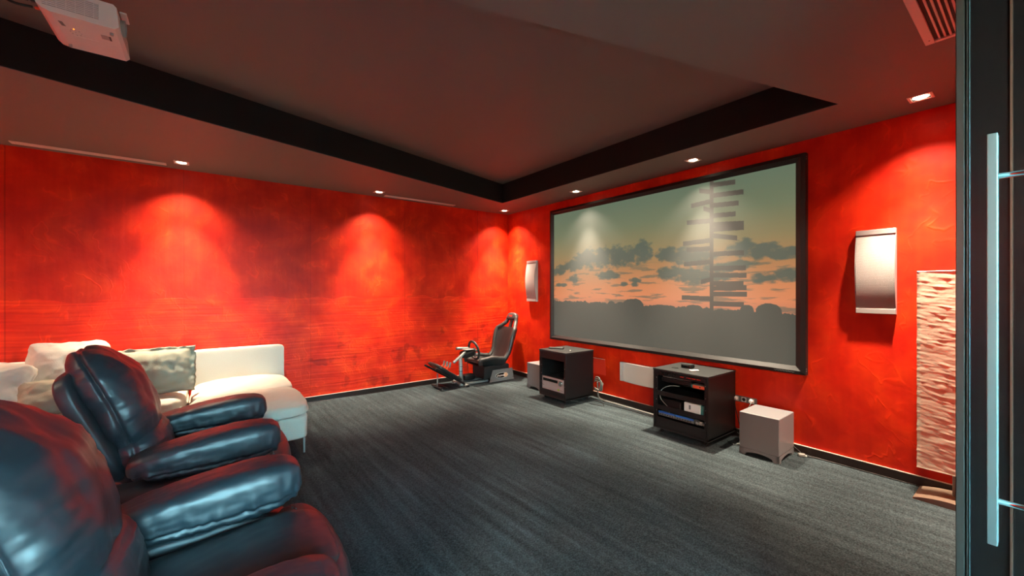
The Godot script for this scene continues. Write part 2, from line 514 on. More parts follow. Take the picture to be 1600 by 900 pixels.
func make_room() -> void:
	var fl := structure("floor", "dark grey carpet with vacuum stripes")
	uv_slab("carpet", Vector3(-0.15, -0.12, -0.15), Vector3(5.45, 0, BZ + 0.15), "floor", 1.0, M.carpet, fl)
	var wl := structure("wall_left", "red trowelled plaster wall with brushed lower half")
	uv_slab("plaster_face", Vector3(-0.15, 0, -0.15), Vector3(0, SOFFIT, BZ + 0.15), "x", BZ, M.red_plaster_brushed, wl)
	var wf := structure("wall_front", "red plaster wall behind the projection screen")
	uv_slab("plaster_face", Vector3(0, 0, -0.15), Vector3(5.62, SOFFIT, 0), "z", RX, M.red_plaster, wf)
	var wb := structure("wall_back", "red plaster wall")
	uv_slab("plaster_face", Vector3(0, 0, BZ), Vector3(5.62, SOFFIT, BZ + 0.15), "z", RX, M.red_plaster, wb)
	var wr := structure("wall_right", "red plaster wall with a wide doorway")
	uv_slab("plaster_face", Vector3(RX, 0, 0), Vector3(5.62, SOFFIT, 2.13), "x", BZ, M.red_plaster, wr)
	uv_slab("plaster_face", Vector3(RX, 0, 4.64), Vector3(5.62, SOFFIT, BZ), "x", BZ, M.red_plaster, wr)
	uv_slab("plaster_face", Vector3(RX, 2.5, 2.13), Vector3(5.62, SOFFIT, 4.64), "x", BZ, M.red_plaster, wr)
	# ceiling: lowered border round a tapering tray
	var ce := structure("ceiling", "dark brown ceiling with a tapering raised tray")
	var z0 := 0.606
	var z1 := 5.95
	var xl0 := 0.69
	var xl1 := 0.69 + 0.28 * (z1 - z0)
	var xr0 := 4.642
	var xr1 := 4.642 - 0.277 * (z1 - z0)
	var xf := Transform3D(Basis(Vector3.RIGHT, Vector3.BACK, Vector3.UP), Vector3.ZERO)  # polygon xy -> world xz, thickness up
	var rings := [[Vector2(-0.15, -0.15), Vector2(5.62, -0.15), Vector2(xr0, z0), Vector2(xl0, z0)], [Vector2(-0.15, -0.15), Vector2(xl0, z0), Vector2(xl1, z1), Vector2(-0.15, BZ + 0.15)], [Vector2(5.62, -0.15), Vector2(5.62, BZ + 0.15), Vector2(xr1, z1), Vector2(xr0, z0)], [Vector2(-0.15, BZ + 0.15), Vector2(xl1, z1), Vector2(xr1, z1), Vector2(5.62, BZ + 0.15)]]
	for r: Array in rings:
		var st := mb()
		prism_xz(st, PackedVector2Array(r), SOFFIT, TRAY + 0.02)
		build(st, "soffit", M.ceiling_paint, ce)
	var st2 := mb()
	slab(st2, Vector3(-0.15, TRAY, -0.15), Vector3(5.62, TRAY + 0.12, BZ + 0.15))
	build(st2, "tray_panel", M.tray_paint, ce)
	# added thin skin on the tray's upright sides, near-black to paint their shade
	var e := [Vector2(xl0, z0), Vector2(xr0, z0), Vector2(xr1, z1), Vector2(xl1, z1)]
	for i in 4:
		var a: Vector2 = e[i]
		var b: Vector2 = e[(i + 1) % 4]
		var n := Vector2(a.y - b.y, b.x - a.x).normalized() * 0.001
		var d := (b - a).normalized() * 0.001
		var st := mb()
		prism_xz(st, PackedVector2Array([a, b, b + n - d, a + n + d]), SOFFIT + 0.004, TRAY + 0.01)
		build(st, "tray_shade_skin", M.riser_shade, ce)
	# baseboards: dark board with a pale top edge
	for d: Array in [["baseboard_left", Vector3(0.007, 0, BZ / 2), Vector3(0.014, 0.07, BZ), false], ["baseboard_front", Vector3(RX / 2, 0, 0.007), Vector3(RX, 0.07, 0.014), true]]:
		var bb := structure(d[0], "dark wooden baseboard with a pale top edge")
		var c: Vector3 = d[1]
		var s: Vector3 = d[2]
		box("board", c + Vector3(0, 0.035, 0), s, M.baseboard_wood, bb, 0.001)
		box("top_edge", c + Vector3(0, 0.0725, 0), Vector3(s.x, 0.005, s.z), M.baseboard_edge, bb, 0.001)
		box("bottom_bead", c + Vector3(0.008 if not d[3] else 0.0, 0.004, 0.008 if d[3] else 0.0), Vector3(s.x if d[3] else 0.006, 0.006, 0.006 if d[3] else s.z), M.baseboard_wood, bb, 0.001)
	make_door()
	make_hall()

func prism_xz(st: SurfaceTool, poly: PackedVector2Array, y0: float, y1: float) -> void:
	# xy of the polygon become x and z; built so that faces look outwards
	var xf := Transform3D(Basis(Vector3(1, 0, 0), Vector3(0, 0, 1), Vector3(0, -1, 0)), Vector3.ZERO)
	prism(st, poly, -y1, -y0, xf)

func make_door() -> void:
	# black lined jamb facing the opening
	var j := structure("trim_1", "black lacquered door jamb with steel edge and narrow strip")
	box("jamb_panel", Vector3(5.50, 1.25, 2.15), Vector3(0.30, 2.5, 0.036), M.door_lacquer, j, 0.001)
	box("edge_profile", Vector3(5.3385, 1.25, 2.155), Vector3(0.019, 2.5, 0.052), M.door_steel, j, 0.002)
	box("bead", Vector3(5.3525, 1.25, 2.170), Vector3(0.0035, 2.5, 0.008), M.door_steel, j, 0.001)
	box("bead", Vector3(5.3575, 1.25, 2.170), Vector3(0.0022, 2.5, 0.006), M.steel, j, 0.001)
	box("door_stop", Vector3(5.439, 1.25, 2.172), Vector3(0.006, 2.5, 0.012), M.door_strip, j, 0.001)
	var j2 := structure("trim_2", "black lacquered door jamb")
	box("jamb_panel", Vector3(5.48, 1.25, 4.62), Vector3(0.30, 2.5, 0.04), M.door_lacquer, j2, 0.001)
	var j3 := structure("trim_3", "black lacquered door head lining")
	box("head_panel", Vector3(5.48, 2.48, 3.385), Vector3(0.30, 0.04, 2.43), M.door_lacquer, j3, 0.001)
	# the closed leaf beside the camera: glass in a dark frame, a long flat pull on two round arms
	var d := structure("door_1", "glazed door leaf with a long flat steel pull handle")
	var x := 5.60
	for z: float in [2.215, 3.305]:
		box("stile", Vector3(x, 1.23, z), Vector3(0.045, 2.44, 0.09), M.door_lacquer, d)
	for y: float in [0.07, 2.40]:
		box("rail", Vector3(x, y, 2.76), Vector3(0.045, 0.10, 1.0), M.door_lacquer, d)
	box("pane", Vector3(x, 1.235, 2.76), Vector3(0.010, 2.22, 0.99), M.glass, d, 0.001)
	var h := Node3D.new()
	h.name = "pull_handle"
	d.add_child(h)
	box("bar", Vector3(5.4448, 1.3148, 2.96), Vector3(0.0125, 0.711, 0.026), M.steel, h, 0.001)
	for y: float in [1.597, 1.034]:
		var st := mb()
		tube(st, PackedVector3Array([Vector3(5.451, y, 2.96), Vector3(5.58, y, 2.96)]), 0.005, 14)
		build(st, "arm", M.chrome, h)

func make_hall() -> void:
	var f := structure("floor_hall", "pale tiled hall floor")
	box("tiles", Vector3(6.72, -0.06, 4.0), Vector3(2.54, 0.12, 6.6), M.hall_tile, f, 0.001)
	var c := structure("ceiling_hall", "white hall ceiling")
	box("panel", Vector3(6.85, 2.75, 4.0), Vector3(2.5, 0.12, 6.8), M.hall_white, c, 0.001)
	for w: Array in [["wall_hall_end", Vector3(6.85, 1.35, 0.65), Vector3(2.5, 2.7, 0.12)], ["wall_hall_far", Vector3(6.85, 1.35, 7.35), Vector3(2.5, 2.7, 0.12)], ["wall_hall_corner", Vector3(8.04, 1.35, 6.29), Vector3(0.12, 2.7, 2.12)], ["wall_hall_side", Vector3(8.04, 1.35, 1.84), Vector3(0.12, 2.7, 2.3)], ["wall_hall_sill", Vector3(8.04, 0.2, 4.11), Vector3(0.12, 0.4, 2.24)], ["wall_hall_head", Vector3(8.04, 2.55, 4.11), Vector3(0.12, 0.30, 2.24)], ["wall_hall_return", Vector3(5.59, 1.35, 6.95), Vector3(0.06, 2.7, 0.8)]]:
		var o := structure(w[0], "white hall wall")
		box("panel", w[1], w[2], M.hall_white, o, 0.001)
	var win := structure("window_1", "wide hall window")
	for z: float in [3.02, 4.11, 5.20]:
		box("frame_side", Vector3(8.04, 1.4, z), Vector3(0.06, 2.0, 0.06), M.door_steel, win)
	for z: float in [3.565, 4.655]:
		box("pane", Vector3(8.04, 1.4, z), Vector3(0.008, 2.0, 1.03), M.glass, win, 0.001)
	# round hall ceiling lamp
	var t := thing("hall_ceiling_lamp", "round white ceiling lamp in the hall outside the doorway", "ceiling lamp", Vector3(7.2, 2.69, 5.85))
	var st := mb()
	lathe(st, [Vector2(0.15, 0.0), Vector2(0.15, -0.02), Vector2(0.13, -0.025)], Transform3D.IDENTITY, 28)
	build(st, "rim", M.white_plastic, t)
	st = mb()
	lathe(st, [Vector2(0.0, -0.065), Vector2(0.07, -0.058), Vector2(0.13, -0.022)], Transform3D.IDENTITY, 28)
	build(st, "diffuser", M.bulb_glow, t)
	var l := OmniLight3D.new()
	l.name = "lamp"
	t.add_child(l)
	l.position = Vector3(0, -0.17, 0)
	l.light_color = Color(1.0, 0.94, 0.84)
	l.light_energy = HALL_LAMP
	l.light_size = 0.10
	l.omni_range = 14.0
	l.omni_attenuation = 2.0
	l.shadow_enabled = true

# ------------------------------------------------------------------ fittings on the ceiling
func downlight(at: Vector3, label: String, power: float) -> void:
	var t := thing("downlight", label, "downlight", at, 0.0, "recessed ceiling downlights")
	var o := 0.052
	var st := mb()
	bx(st, Vector3(-o, -0.003, 0), Vector3(0.016, 0.006, 0.12), 0.002)
	bx(st, Vector3(o, -0.003, 0), Vector3(0.016, 0.006, 0.12), 0.002)
	bx(st, Vector3(0, -0.003, -o), Vector3(0.088, 0.006, 0.016), 0.002)
	bx(st, Vector3(0, -0.003, o), Vector3(0.088, 0.006, 0.016), 0.002)
	build(st, "trim", M.trim_pink, t)
	st = mb()
	lathe(st, [Vector2(0.0, -0.004), Vector2(0.034, -0.004), Vector2(0.040, -0.001)], Transform3D.IDENTITY, 24)
	build(st, "lens", M.bulb_glow, t)
	# reflector lamp: a tight beam inside a weaker wide spill
	for k in 2:
		var l := SpotLight3D.new()
		l.name = ["beam", "spill"][k]
		t.add_child(l)
		l.position = Vector3(0, -0.012, 0)
		l.rotation_degrees.x = -90
		l.spot_angle = [31.0, 54.0][k]
		l.spot_angle_attenuation = [1.0, 0.7][k]
		l.spot_range = 12.0
		l.spot_attenuation = 2.0
		l.light_color = Color(1.0, 0.92, 0.81)
		l.light_energy = power * [2.6, 0.36][k]
		l.light_size = 0.03
		l.shadow_enabled = true

func make_ceiling_fittings() -> void:
	var y := SOFFIT
	downlight(Vector3(0.265, y, 0.265), "small square downlight in the corner of the red walls", LAMP)
	downlight(Vector3(0.28, y, 2.286), "small square downlight between the long wall's two slot diffusers beside the shorter one", LAMP)
	downlight(Vector3(0.30, y, 4.27), "small square downlight beside the end of the longer slot diffuser", LAMP)
	downlight(Vector3(0.28, y, 6.25), "small square downlight in the back corner of the long red wall", LAMP)
	downlight(Vector3(1.842, y, 0.263), "small square downlight above the screen towards the room corner", LAMP)
	downlight(Vector3(3.416, y, 0.262), "small square downlight above the screen over the wider rack", LAMP)
	downlight(Vector3(5.0, y, 0.30), "small square downlight above the paper floor lamp", LAMP)
	downlight(Vector3(5.05, y, 6.25), "small square downlight in the back corner beyond the doorway", LAMP)
	downlight(Vector3(2.67, y, 6.25), "small square downlight over the middle of the back wall", LAMP)
	# slot diffusers along the long wall
	for a: Array in [[0.15, 4.905, 1.02, "long pale slot diffuser running beside the single downlight, the longer of two"], [0.14, 1.63, 1.06, "pale slot diffuser between the corner downlight and the middle one"]]:
		var s := thing("slot_diffuser", a[3], "air vent", Vector3(a[0], y, a[1]))
		var n: float = a[2]
		for x: float in [-0.032, 0.032]:
			box("frame_rail", Vector3(x, -0.004, 0), Vector3(0.012, 0.008, n), M.trim_pink, s, 0.001)
		for z: float in [-n / 2 + 0.01, n / 2 - 0.01]:
			box("frame_end", Vector3(0, -0.004, z), Vector3(0.052, 0.008, 0.02), M.trim_pink, s, 0.001)
		for x: float in [-0.014, 0.014]:
			box("slat", Vector3(x, -0.002, 0), Vector3(0.016, 0.006, n - 0.04), M.trim_pink, s, 0.001)
		box("vent_shade_sheet", Vector3(0, -0.0005, 0), Vector3(0.06, 0.001, n - 0.02), M.vent_shade, s, 0.0002)  # dark sheet standing in for the unlit void behind the slats
	# grille beside the doorway
	var g := thing("ceiling_grille", "pale slatted return air grille on the ceiling near the doorway", "air vent", Vector3(5.225, y, 1.60))
	var w := 0.205
	var len := 1.03
	box("frame_side", Vector3(-w / 2 + 0.018, -0.005, 0), Vector3(0.036, 0.010, len), M.trim_pink, g, 0.002)
	box("frame_side", Vector3(w / 2 - 0.018, -0.005, 0), Vector3(0.036, 0.010, len), M.trim_pink, g, 0.002)
	for z: float in [-len / 2 + 0.013, len / 2 - 0.013]:
		box("frame_end", Vector3(0, -0.005, z), Vector3(w - 0.07, 0.010, 0.026), M.trim_pink, g, 0.002)
	for k in 6:
		box("slat", Vector3(-0.0475 + k * 0.019, -0.004, 0), Vector3(0.0085, 0.007, len - 0.05), M.trim_pink, g, 0.001)
	box("vent_shade_sheet", Vector3(0, -0.0005, 0), Vector3(w - 0.06, 0.001, len - 0.03), M.vent_shade, g, 0.0002)  # black plate painted in place of the shaded opening above the grille
	for z: float in [-len / 2 + 0.05, len / 2 - 0.05]:
		box("screw", Vector3(-w / 2 + 0.02, -0.0105, z), Vector3(0.006, 0.002, 0.006), M.black_metal, g, 0.001)
	make_projector()

func make_projector() -> void:
	var t := thing("projector", "white ceiling projector hanging in the tray", "projector", Vector3(3.10, 2.45, 4.455))
	# body: wide along x, lens faces the screen (-z); the underside faces down, back edge rounded
	var hw := 0.142
	var prof := PackedVector2Array()   # z, y
	prof.append(Vector2(-0.10, 0.0))
	prof.append(Vector2(-0.112, 0.012))
	prof.append(Vector2(-0.105, 0.088))
	prof.append(Vector2(-0.095, 0.098))
	prof.append(Vector2(0.095, 0.098))
	prof.append(Vector2(0.112, 0.085))
	prof.append(Vector2(0.118, 0.04))
	prof.append(Vector2(0.112, 0.02))
	prof.append(Vector2(0.098, 0.006))
	prof.append(Vector2(0.075, 0.0))
	var st := mb()
	var xf := Transform3D(Basis(Vector3(0, 0, 1), Vector3(0, 1, 0), Vector3(-1, 0, 0)), Vector3.ZERO)
	prism(st, prof, -hw, hw, xf)
	build(st, "body", M.projector_white, t)
	# slotted side vent facing +x, separate slats
	var v := Node3D.new()
	v.name = "side_vent"
	t.add_child(v)
	box("vent_backing", Vector3(hw + 0.0005, 0.052, 0.022), Vector3(0.001, 0.062, 0.15), M.plate_grey, v, 0.0002)
	for k in 9:
		box("slat", Vector3(hw + 0.002, 0.0245 + k * 0.0069, 0.022), Vector3(0.004, 0.0046, 0.15), M.projector_white, v, 0.0005)
	for k in 6:
		box("bar", Vector3(hw + 0.0015, 0.052, -0.04 + k * 0.025), Vector3(0.003, 0.062, 0.0022), M.projector_white, v, 0.0005)
	# lens in a ring on the front
	st = mb()
	var lf := Transform3D(Basis(Vector3.RIGHT, Vector3.FORWARD, Vector3.UP), Vector3(0.055, 0.052, -0.10))
	lathe(st, [Vector2(0.030, 0.0), Vector2(0.033, 0.022), Vector2(0.027, 0.022), Vector2(0.025, 0.010)], lf, 24)
	build(st, "lens_ring", M.silver_plastic, t)
	st = mb()
	lathe(st, [Vector2(0.0, 0.019), Vector2(0.014, 0.017), Vector2(0.0255, 0.010)], lf, 24)
	build(st, "lens", M.lens_glass, t)
	box("lens_shade", Vector3(0.055, 0.098, -0.118), Vector3(0.085, 0.006, 0.022), M.projector_white, t, 0.002)
	# underside details
	box("focus_window", Vector3(0.045, -0.0004, -0.062), Vector3(0.034, 0.002, 0.030), M.silver_plastic, t, 0.0005)
	box("focus_slot", Vector3(0.045, -0.0012, -0.074), Vector3(0.034, 0.002, 0.006), M.black_metal, t, 0.0005)
	box("power_led", Vector3(0.045, -0.001, 0.032), Vector3(0.004, 0.003, 0.004), M.led_orange, t, 0.0005)
	for k in 9:
		var a := TAU * k / 8.0
		var p := Vector3(0.02, -0.0005, 0.03) + (Vector3(cos(a) * 0.022, 0, sin(a) * 0.016) if k < 8 else Vector3.ZERO)
		box("button", p, Vector3(0.006, 0.002, 0.004), M.silver_plastic, t, 0.0005)
	for k in 5:
		box("status_mark", Vector3(0.082 - k * 0.007, -0.0004, 0.062 - k * 0.001), Vector3(0.0045, 0.0012, 0.012), M.plate_grey, t, 0.0003)
	box("lamp_cover", Vector3(-0.06, -0.0004, -0.02), Vector3(0.10, 0.0016, 0.13), M.projector_white, t, 0.0005)
	for p: Vector3 in [Vector3(0.1, -0.006, -0.085), Vector3(-0.11, -0.006, 0.07)]:
		st = mb()
		lathe(st, [Vector2(0.0, -0.004), Vector2(0.006, -0.004), Vector2(0.006, 0.006)], Transform3D(Basis.IDENTITY, p), 12)
		build(st, "foot", M.silver_plastic, t)
	# mount
	st = mb()
	tube(st, PackedVector3Array([Vector3(-0.01, 0.125, 0.0), Vector3(-0.01, TRAY - 2.45 - 0.006, 0.0)]), 0.021, 18)
	build(st, "mount_pole", M.satin_grey, t)
	box("mount_plate", Vector3(-0.01, 0.112, 0.0), Vector3(0.13, 0.028, 0.11), M.satin_grey, t, 0.003)
	box("ceiling_plate", Vector3(-0.01, TRAY - 2.45 - 0.004, 0.0), Vector3(0.14, 0.008, 0.14), M.satin_grey, t, 0.002)
	# leads hanging at the back
	for k in 2:
		var z := 0.117
		var x := 0.09 - 0.05 * k
		box("plug", Vector3(x, 0.045, z + 0.010), Vector3(0.012, 0.008, 0.02), M.black_metal if k == 0 else M.orange_mark, t, 0.002)
		cable("lead", [Vector3(x, 0.045, z + 0.025), Vector3(x + 0.01, 0.05, z + 0.10), Vector3(x + 0.02, 0.14 + 0.03 * k, z + 0.19), Vector3(x - 0.04, 0.33, z + 0.2), Vector3(0.0, 0.49, z + 0.05)], 0.005, M.wire_black, t)

# ------------------------------------------------------------------ screen wall
func make_screen() -> void:
	var t := thing("projection_screen", "large black framed projection screen showing a dusk sky and a finger post", "screen", Vector3(0, 0, 0))
	var x0 := 1.178
	var x1 := 4.206
	var y0 := 0.748
	var y1 := 2.488
	var ox0 := 1.118
	var ox1 := 4.285
	var oy0 := 0.682
	var oy1 := 2.553
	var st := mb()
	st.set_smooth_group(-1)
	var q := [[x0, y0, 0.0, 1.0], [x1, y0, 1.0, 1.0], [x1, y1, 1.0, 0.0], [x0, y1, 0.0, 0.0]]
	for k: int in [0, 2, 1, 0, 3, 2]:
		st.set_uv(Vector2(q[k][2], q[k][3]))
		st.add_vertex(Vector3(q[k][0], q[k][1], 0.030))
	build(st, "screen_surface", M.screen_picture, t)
	box("backing_board", Vector3((x0 + x1) / 2, (y0 + y1) / 2, 0.016), Vector3(x1 - x0 + 0.04, y1 - y0 + 0.04, 0.024), M.black_matte, t)
	# four mitred frame sides with a bevel towards the picture
	var inn := [Vector2(x0, y0), Vector2(x1, y0), Vector2(x1, y1), Vector2(x0, y1)]
	var out := [Vector2(ox0, oy0), Vector2(ox1, oy0), Vector2(ox1, oy1), Vector2(ox0, oy1)]
	for k in 4:
		var a: Vector2 = out[k]
		var b: Vector2 = out[(k + 1) % 4]
		var c: Vector2 = inn[(k + 1) % 4]
		var d: Vector2 = inn[k]
		var am := a.lerp(d, 0.45)
		var bm := b.lerp(c, 0.45)
		st = mb()
		st.set_smooth_group(-1)
		var p := func(v: Vector2, z: float) -> Vector3: return Vector3(v.x, v.y, z)
		quad(st, p.call(a, 0.001), p.call(b, 0.001), p.call(b, 0.058), p.call(a, 0.058))
		quad(st, p.call(a, 0.058), p.call(b, 0.058), p.call(bm, 0.062), p.call(am, 0.062))
		quad(st, p.call(am, 0.062), p.call(bm, 0.062), p.call(c, 0.034), p.call(d, 0.034))
		quad(st, p.call(d, 0.034), p.call(c, 0.034), p.call(c, 0.001), p.call(d, 0.001))
		build(st, "frame_side", M.frame_velvet, t)
	for y: float in [0.715, 0.735, 2.50, 2.52]:
		box("corner_screw", Vector3(ox1 + 0.001, y, 0.045), Vector3(0.004, 0.008, 0.006), M.satin_grey, t, 0.001)
	# faint maker's squiggle on the lower frame side
	st = mb()
	var pts := []
	for i in 15:
		pts.append(Vector3(4.05 + 0.011 * i, 0.699 + 0.0035 * (1 if i % 2 == 0 else -1) * (1.6 if i < 3 else 0.8), 0.0605))
	tube(st, smooth_path(pts, 4), 0.0009, 5)
	build(st, "maker_mark", M.satin_grey, t)

func make_speaker(called_label: String, at: Vector3, roll: float, group := "") -> void:
	# flat panel speaker bowed along its length, plain ends, fine dotted grille
	var t := thing("wall_speaker", called_label, "speaker", at)
	t.rotation.z = roll
	var w := 0.228
	var h := 0.636
	var st := mb()
	var prof := PackedVector2Array()   # z depth, y
	prof.append(Vector2(0.002, -h / 2))
	var n := 20
	for i in n + 1:
		var u := -1.0 + 2.0 * i / n
		prof.append(Vector2(0.035 + 0.040 * (1.0 - u * u), u * h / 2 * 0.86))
	prof.append(Vector2(0.002, h / 2))
	var full := PackedVector2Array([Vector2(0.002, -h / 2), Vector2(0.030, -h / 2)])
	full.append(Vector2(0.038, -h / 2 * 0.87))
	for i in n + 1:
		var u := -1.0 + 2.0 * i / n
		full.append(Vector2(0.036 + 0.036 * (1.0 - u * u), u * h / 2 * 0.86))
	full.append(Vector2(0.038, h / 2 * 0.87))
	full.append(Vector2(0.030, h / 2))
	full.append(Vector2(0.002, h / 2))
	var xf := Transform3D(Basis(Vector3(0, 0, 1), Vector3(0, 1, 0), Vector3(-1, 0, 0)), Vector3.ZERO)
	prism(st, full, -w / 2, w / 2, xf)
	build(st, "cabinet", M.silver_plastic, t)
	# grille: rows of dimples as small raised bars would hide the shape; a thin bowed sheet with holes punched as rows of notches
	st = mb()
	st.set_smooth_group(0)
	var rows := 40
	var cols := 18
	for i in rows:
		for k in cols:
			var cs := []
			for c: Array in [[0, 0], [0, 1], [1, 1], [1, 0]]:
				var u: float = -1.0 + 2.0 * (i + c[1]) / rows
				var s: float = -1.0 + 2.0 * (k + c[0]) / cols
				cs.append(Vector3(s * (w / 2 - 0.006), u * h / 2 * 0.845, 0.0385 + 0.036 * (1.0 - u * u)))
			quad(st, cs[0], cs[3], cs[2], cs[1])
	build(st, "grille", M.grille_dots, t)
	for s: float in [-1.0, 1.0]:
		box("end_cap", Vector3(0, s * h / 2 * 0.937, 0.037), Vector3(w, h * 0.060, 0.012), M.silver_plastic, t, 0.002)

func make_grille_material() -> void:
	var s := 256
	var img := Image.create(s, s, false, Image.FORMAT_L8)
	for j in s:
		for i in s:
			var u := fposmod(i / 16.0 + (0.5 if int(j / 16.0) % 2 == 1 else 0.0), 1.0) - 0.5
			var v := fposmod(j / 16.0, 1.0) - 0.5
			var d := sqrt(u * u + v * v)
			var g := 1.0 if d > 0.32 else 0.25
			img.set_pixel(i, j, Color(g, g, g))
	var m := mat("grille_dots", Color(0.63, 0.62, 0.605), 0.5)
	m.heightmap_enabled = true
	m.heightmap_texture = ImageTexture.create_from_image(img)   # punched holes
	m.heightmap_scale = 0.15
	m.uv1_triplanar = true
	m.uv1_scale = Vector3.ONE / 0.13

func make_rack(label: String, at: Vector3, w: float, d: float, h: float) -> Node3D:
	# open-fronted 19-inch rack on castors; origin at the floor, front faces +z
	var t := thing("equipment_rack", label, "rack", at)
	var y0 := 0.055
	var tk := 0.018
	for s: float in [-1.0, 1.0]:
		box("side_panel", Vector3(s * (w / 2 - tk / 2), (y0 + h) / 2, 0), Vector3(tk, h - y0, d), M.black_metal, t, 0.002)
		box("rack_rail", Vector3(s * (w / 2 - tk - 0.012), (y0 + h) / 2, d / 2 - 0.012), Vector3(0.022, h - y0 - 2 * tk, 0.004), M.black_metal, t, 0.0005)
	box("top_panel", Vector3(0, h - tk / 2 + 0.001, 0), Vector3(w + 0.006, tk, d + 0.006), M.rack_top, t, 0.002)
	box("bottom_panel", Vector3(0, y0 + tk / 2, 0), Vector3(w, tk, d), M.black_metal, t, 0.002)
	box("bottom_rim", Vector3(0, y0 - 0.003, 0), Vector3(w + 0.004, 0.006, d + 0.004), M.rack_top, t, 0.001)
	box("back_panel", Vector3(0, (y0 + h) / 2, -d / 2 + 0.006), Vector3(w - 2 * tk, h - y0 - 2 * tk, 0.008), M.black_metal, t, 0.001)
	for a: float in [-1.0, 1.0]:
		for b: float in [-1.0, 1.0]:
			var c := Node3D.new()
			c.name = "castor"
			t.add_child(c, true)
			c.position = Vector3(a * (w / 2 - 0.06), 0.0, b * (d / 2 - 0.06))
			box("bracket", Vector3(0, 0.043, 0), Vector3(0.03, 0.012, 0.03), M.black_metal, c)
			var st := mb()
			lathe(st, [Vector2(0.0, -0.009), Vector2(0.019, -0.009), Vector2(0.0195, 0.0), Vector2(0.019, 0.009), Vector2(0.0, 0.009)], Transform3D(Basis(Vector3.UP, Vector3.RIGHT, Vector3.FORWARD), Vector3(0, 0.0198, 0)), 16)
			build(st, "wheel", M.black_matte, c)
	# screws on the rails
	for s: float in [-1.0, 1.0]:
		for k in 5:
			box("rail_screw", Vector3(s * (w / 2 - tk - 0.012), 0.11 + k * (h - 0.2) / 4.0, d / 2 - 0.0085), Vector3(0.007, 0.007, 0.003), M.satin_grey, t, 0.001)
	return t

func make_racks() -> void:
	var d := 0.49
	var r := make_rack("black equipment rack holding the silver receiver beside the corner", Vector3(1.762, 0, 0.362), 0.488, d, 0.632)
	box("blank_panel", Vector3(0, 0.568, d / 2 - 0.006), Vector3(0.450, 0.088, 0.006), M.black_metal, r, 0.001)
	box("blank_panel", Vector3(0, 0.100, d / 2 - 0.006), Vector3(0.450, 0.052, 0.006), M.black_metal, r, 0.001)
	box("shelf", Vector3(0, 0.122, 0.0), Vector3(0.440, 0.006, d - 0.03), M.black_metal, r, 0.001)
	make_receiver(Vector3(1.755, 0.125, 0.42))
	# things lying on it
	var rc := thing("remote_control", "black remote control lying on the rack with the receiver", "remote", Vector3(1.66, 0.634, 0.44), deg_to_rad(35))
	box("body", Vector3(0, 0.010, 0), Vector3(0.20, 0.019, 0.048), M.black_metal, rc, 0.006)
	for i in 7:
		for k in 3:
			box("button", Vector3(-0.08 + i * 0.025, 0.0205, -0.012 + k * 0.012), Vector3(0.010, 0.003, 0.007), M.plate_grey, rc, 0.001)
	var dn := thing("usb_stick", "tiny white usb stick with black cap lying on the rack with the receiver", "usb stick", Vector3(1.90, 0.634, 0.42), deg_to_rad(-30))
	box("stick", Vector3(0, 0.004, 0), Vector3(0.035, 0.007, 0.014), M.white_plastic, dn, 0.002)
	box("cap", Vector3(0.026, 0.004, 0), Vector3(0.018, 0.008, 0.015), M.black_metal, dn, 0.002)
	make_wide_rack()

func make_receiver(at: Vector3) -> void:
	var t := thing("av_receiver", "silver audio video receiver with a round volume knob inside the rack", "receiver", at)
	box("chassis", Vector3(0, 0.085, -0.02), Vector3(0.425, 0.155, 0.34), M.black_metal, t, 0.003)
	for k in 12:
		box("top_rib", Vector3(-0.16 + k * 0.029, 0.1645, -0.03), Vector3(0.010, 0.004, 0.22), M.black_metal, t, 0.0005)
	box("front_panel", Vector3(0, 0.086, 0.160), Vector3(0.432, 0.165, 0.022), M.receiver_silver, t, 0.004)
	box("display", Vector3(-0.045, 0.128, 0.1715), Vector3(0.27, 0.036, 0.003), M.display_glass, t, 0.001)
	box("front_ledge", Vector3(0, 0.0905, 0.172), Vector3(0.430, 0.005, 0.008), M.receiver_silver, t, 0.001)
	var st := mb()
	var kf := Transform3D(Basis(Vector3.RIGHT, Vector3.BACK, Vector3.DOWN), Vector3(0.155, 0.120, 0.171))
	lathe(st, [Vector2(0.031, 0.0), Vector2(0.030, 0.020), Vector2(0.027, 0.024), Vector2(0.0, 0.024)], kf, 28)
	build(st, "volume_knob", M.chrome, t)
	for k in 9:
		box("button", Vector3(-0.15 + k * 0.026, 0.099, 0.1725), Vector3(0.014, 0.005, 0.004), M.satin_grey, t, 0.001)
	for k in 2:
		box("jack", Vector3(-0.19 + k * 0.022, 0.055, 0.1725), Vector3(0.008, 0.008, 0.004), M.black_metal, t, 0.002)
	box("sticker", Vector3(0.105, 0.035, 0.1718), Vector3(0.030, 0.024, 0.001), M.lime_sticker, t, 0.0003)
	for k in 4:
		box("print_mark", Vector3(0.135 + k * 0.014, 0.033, 0.1716), Vector3(0.009, 0.008, 0.0006), M.plate_grey, t, 0.0002)

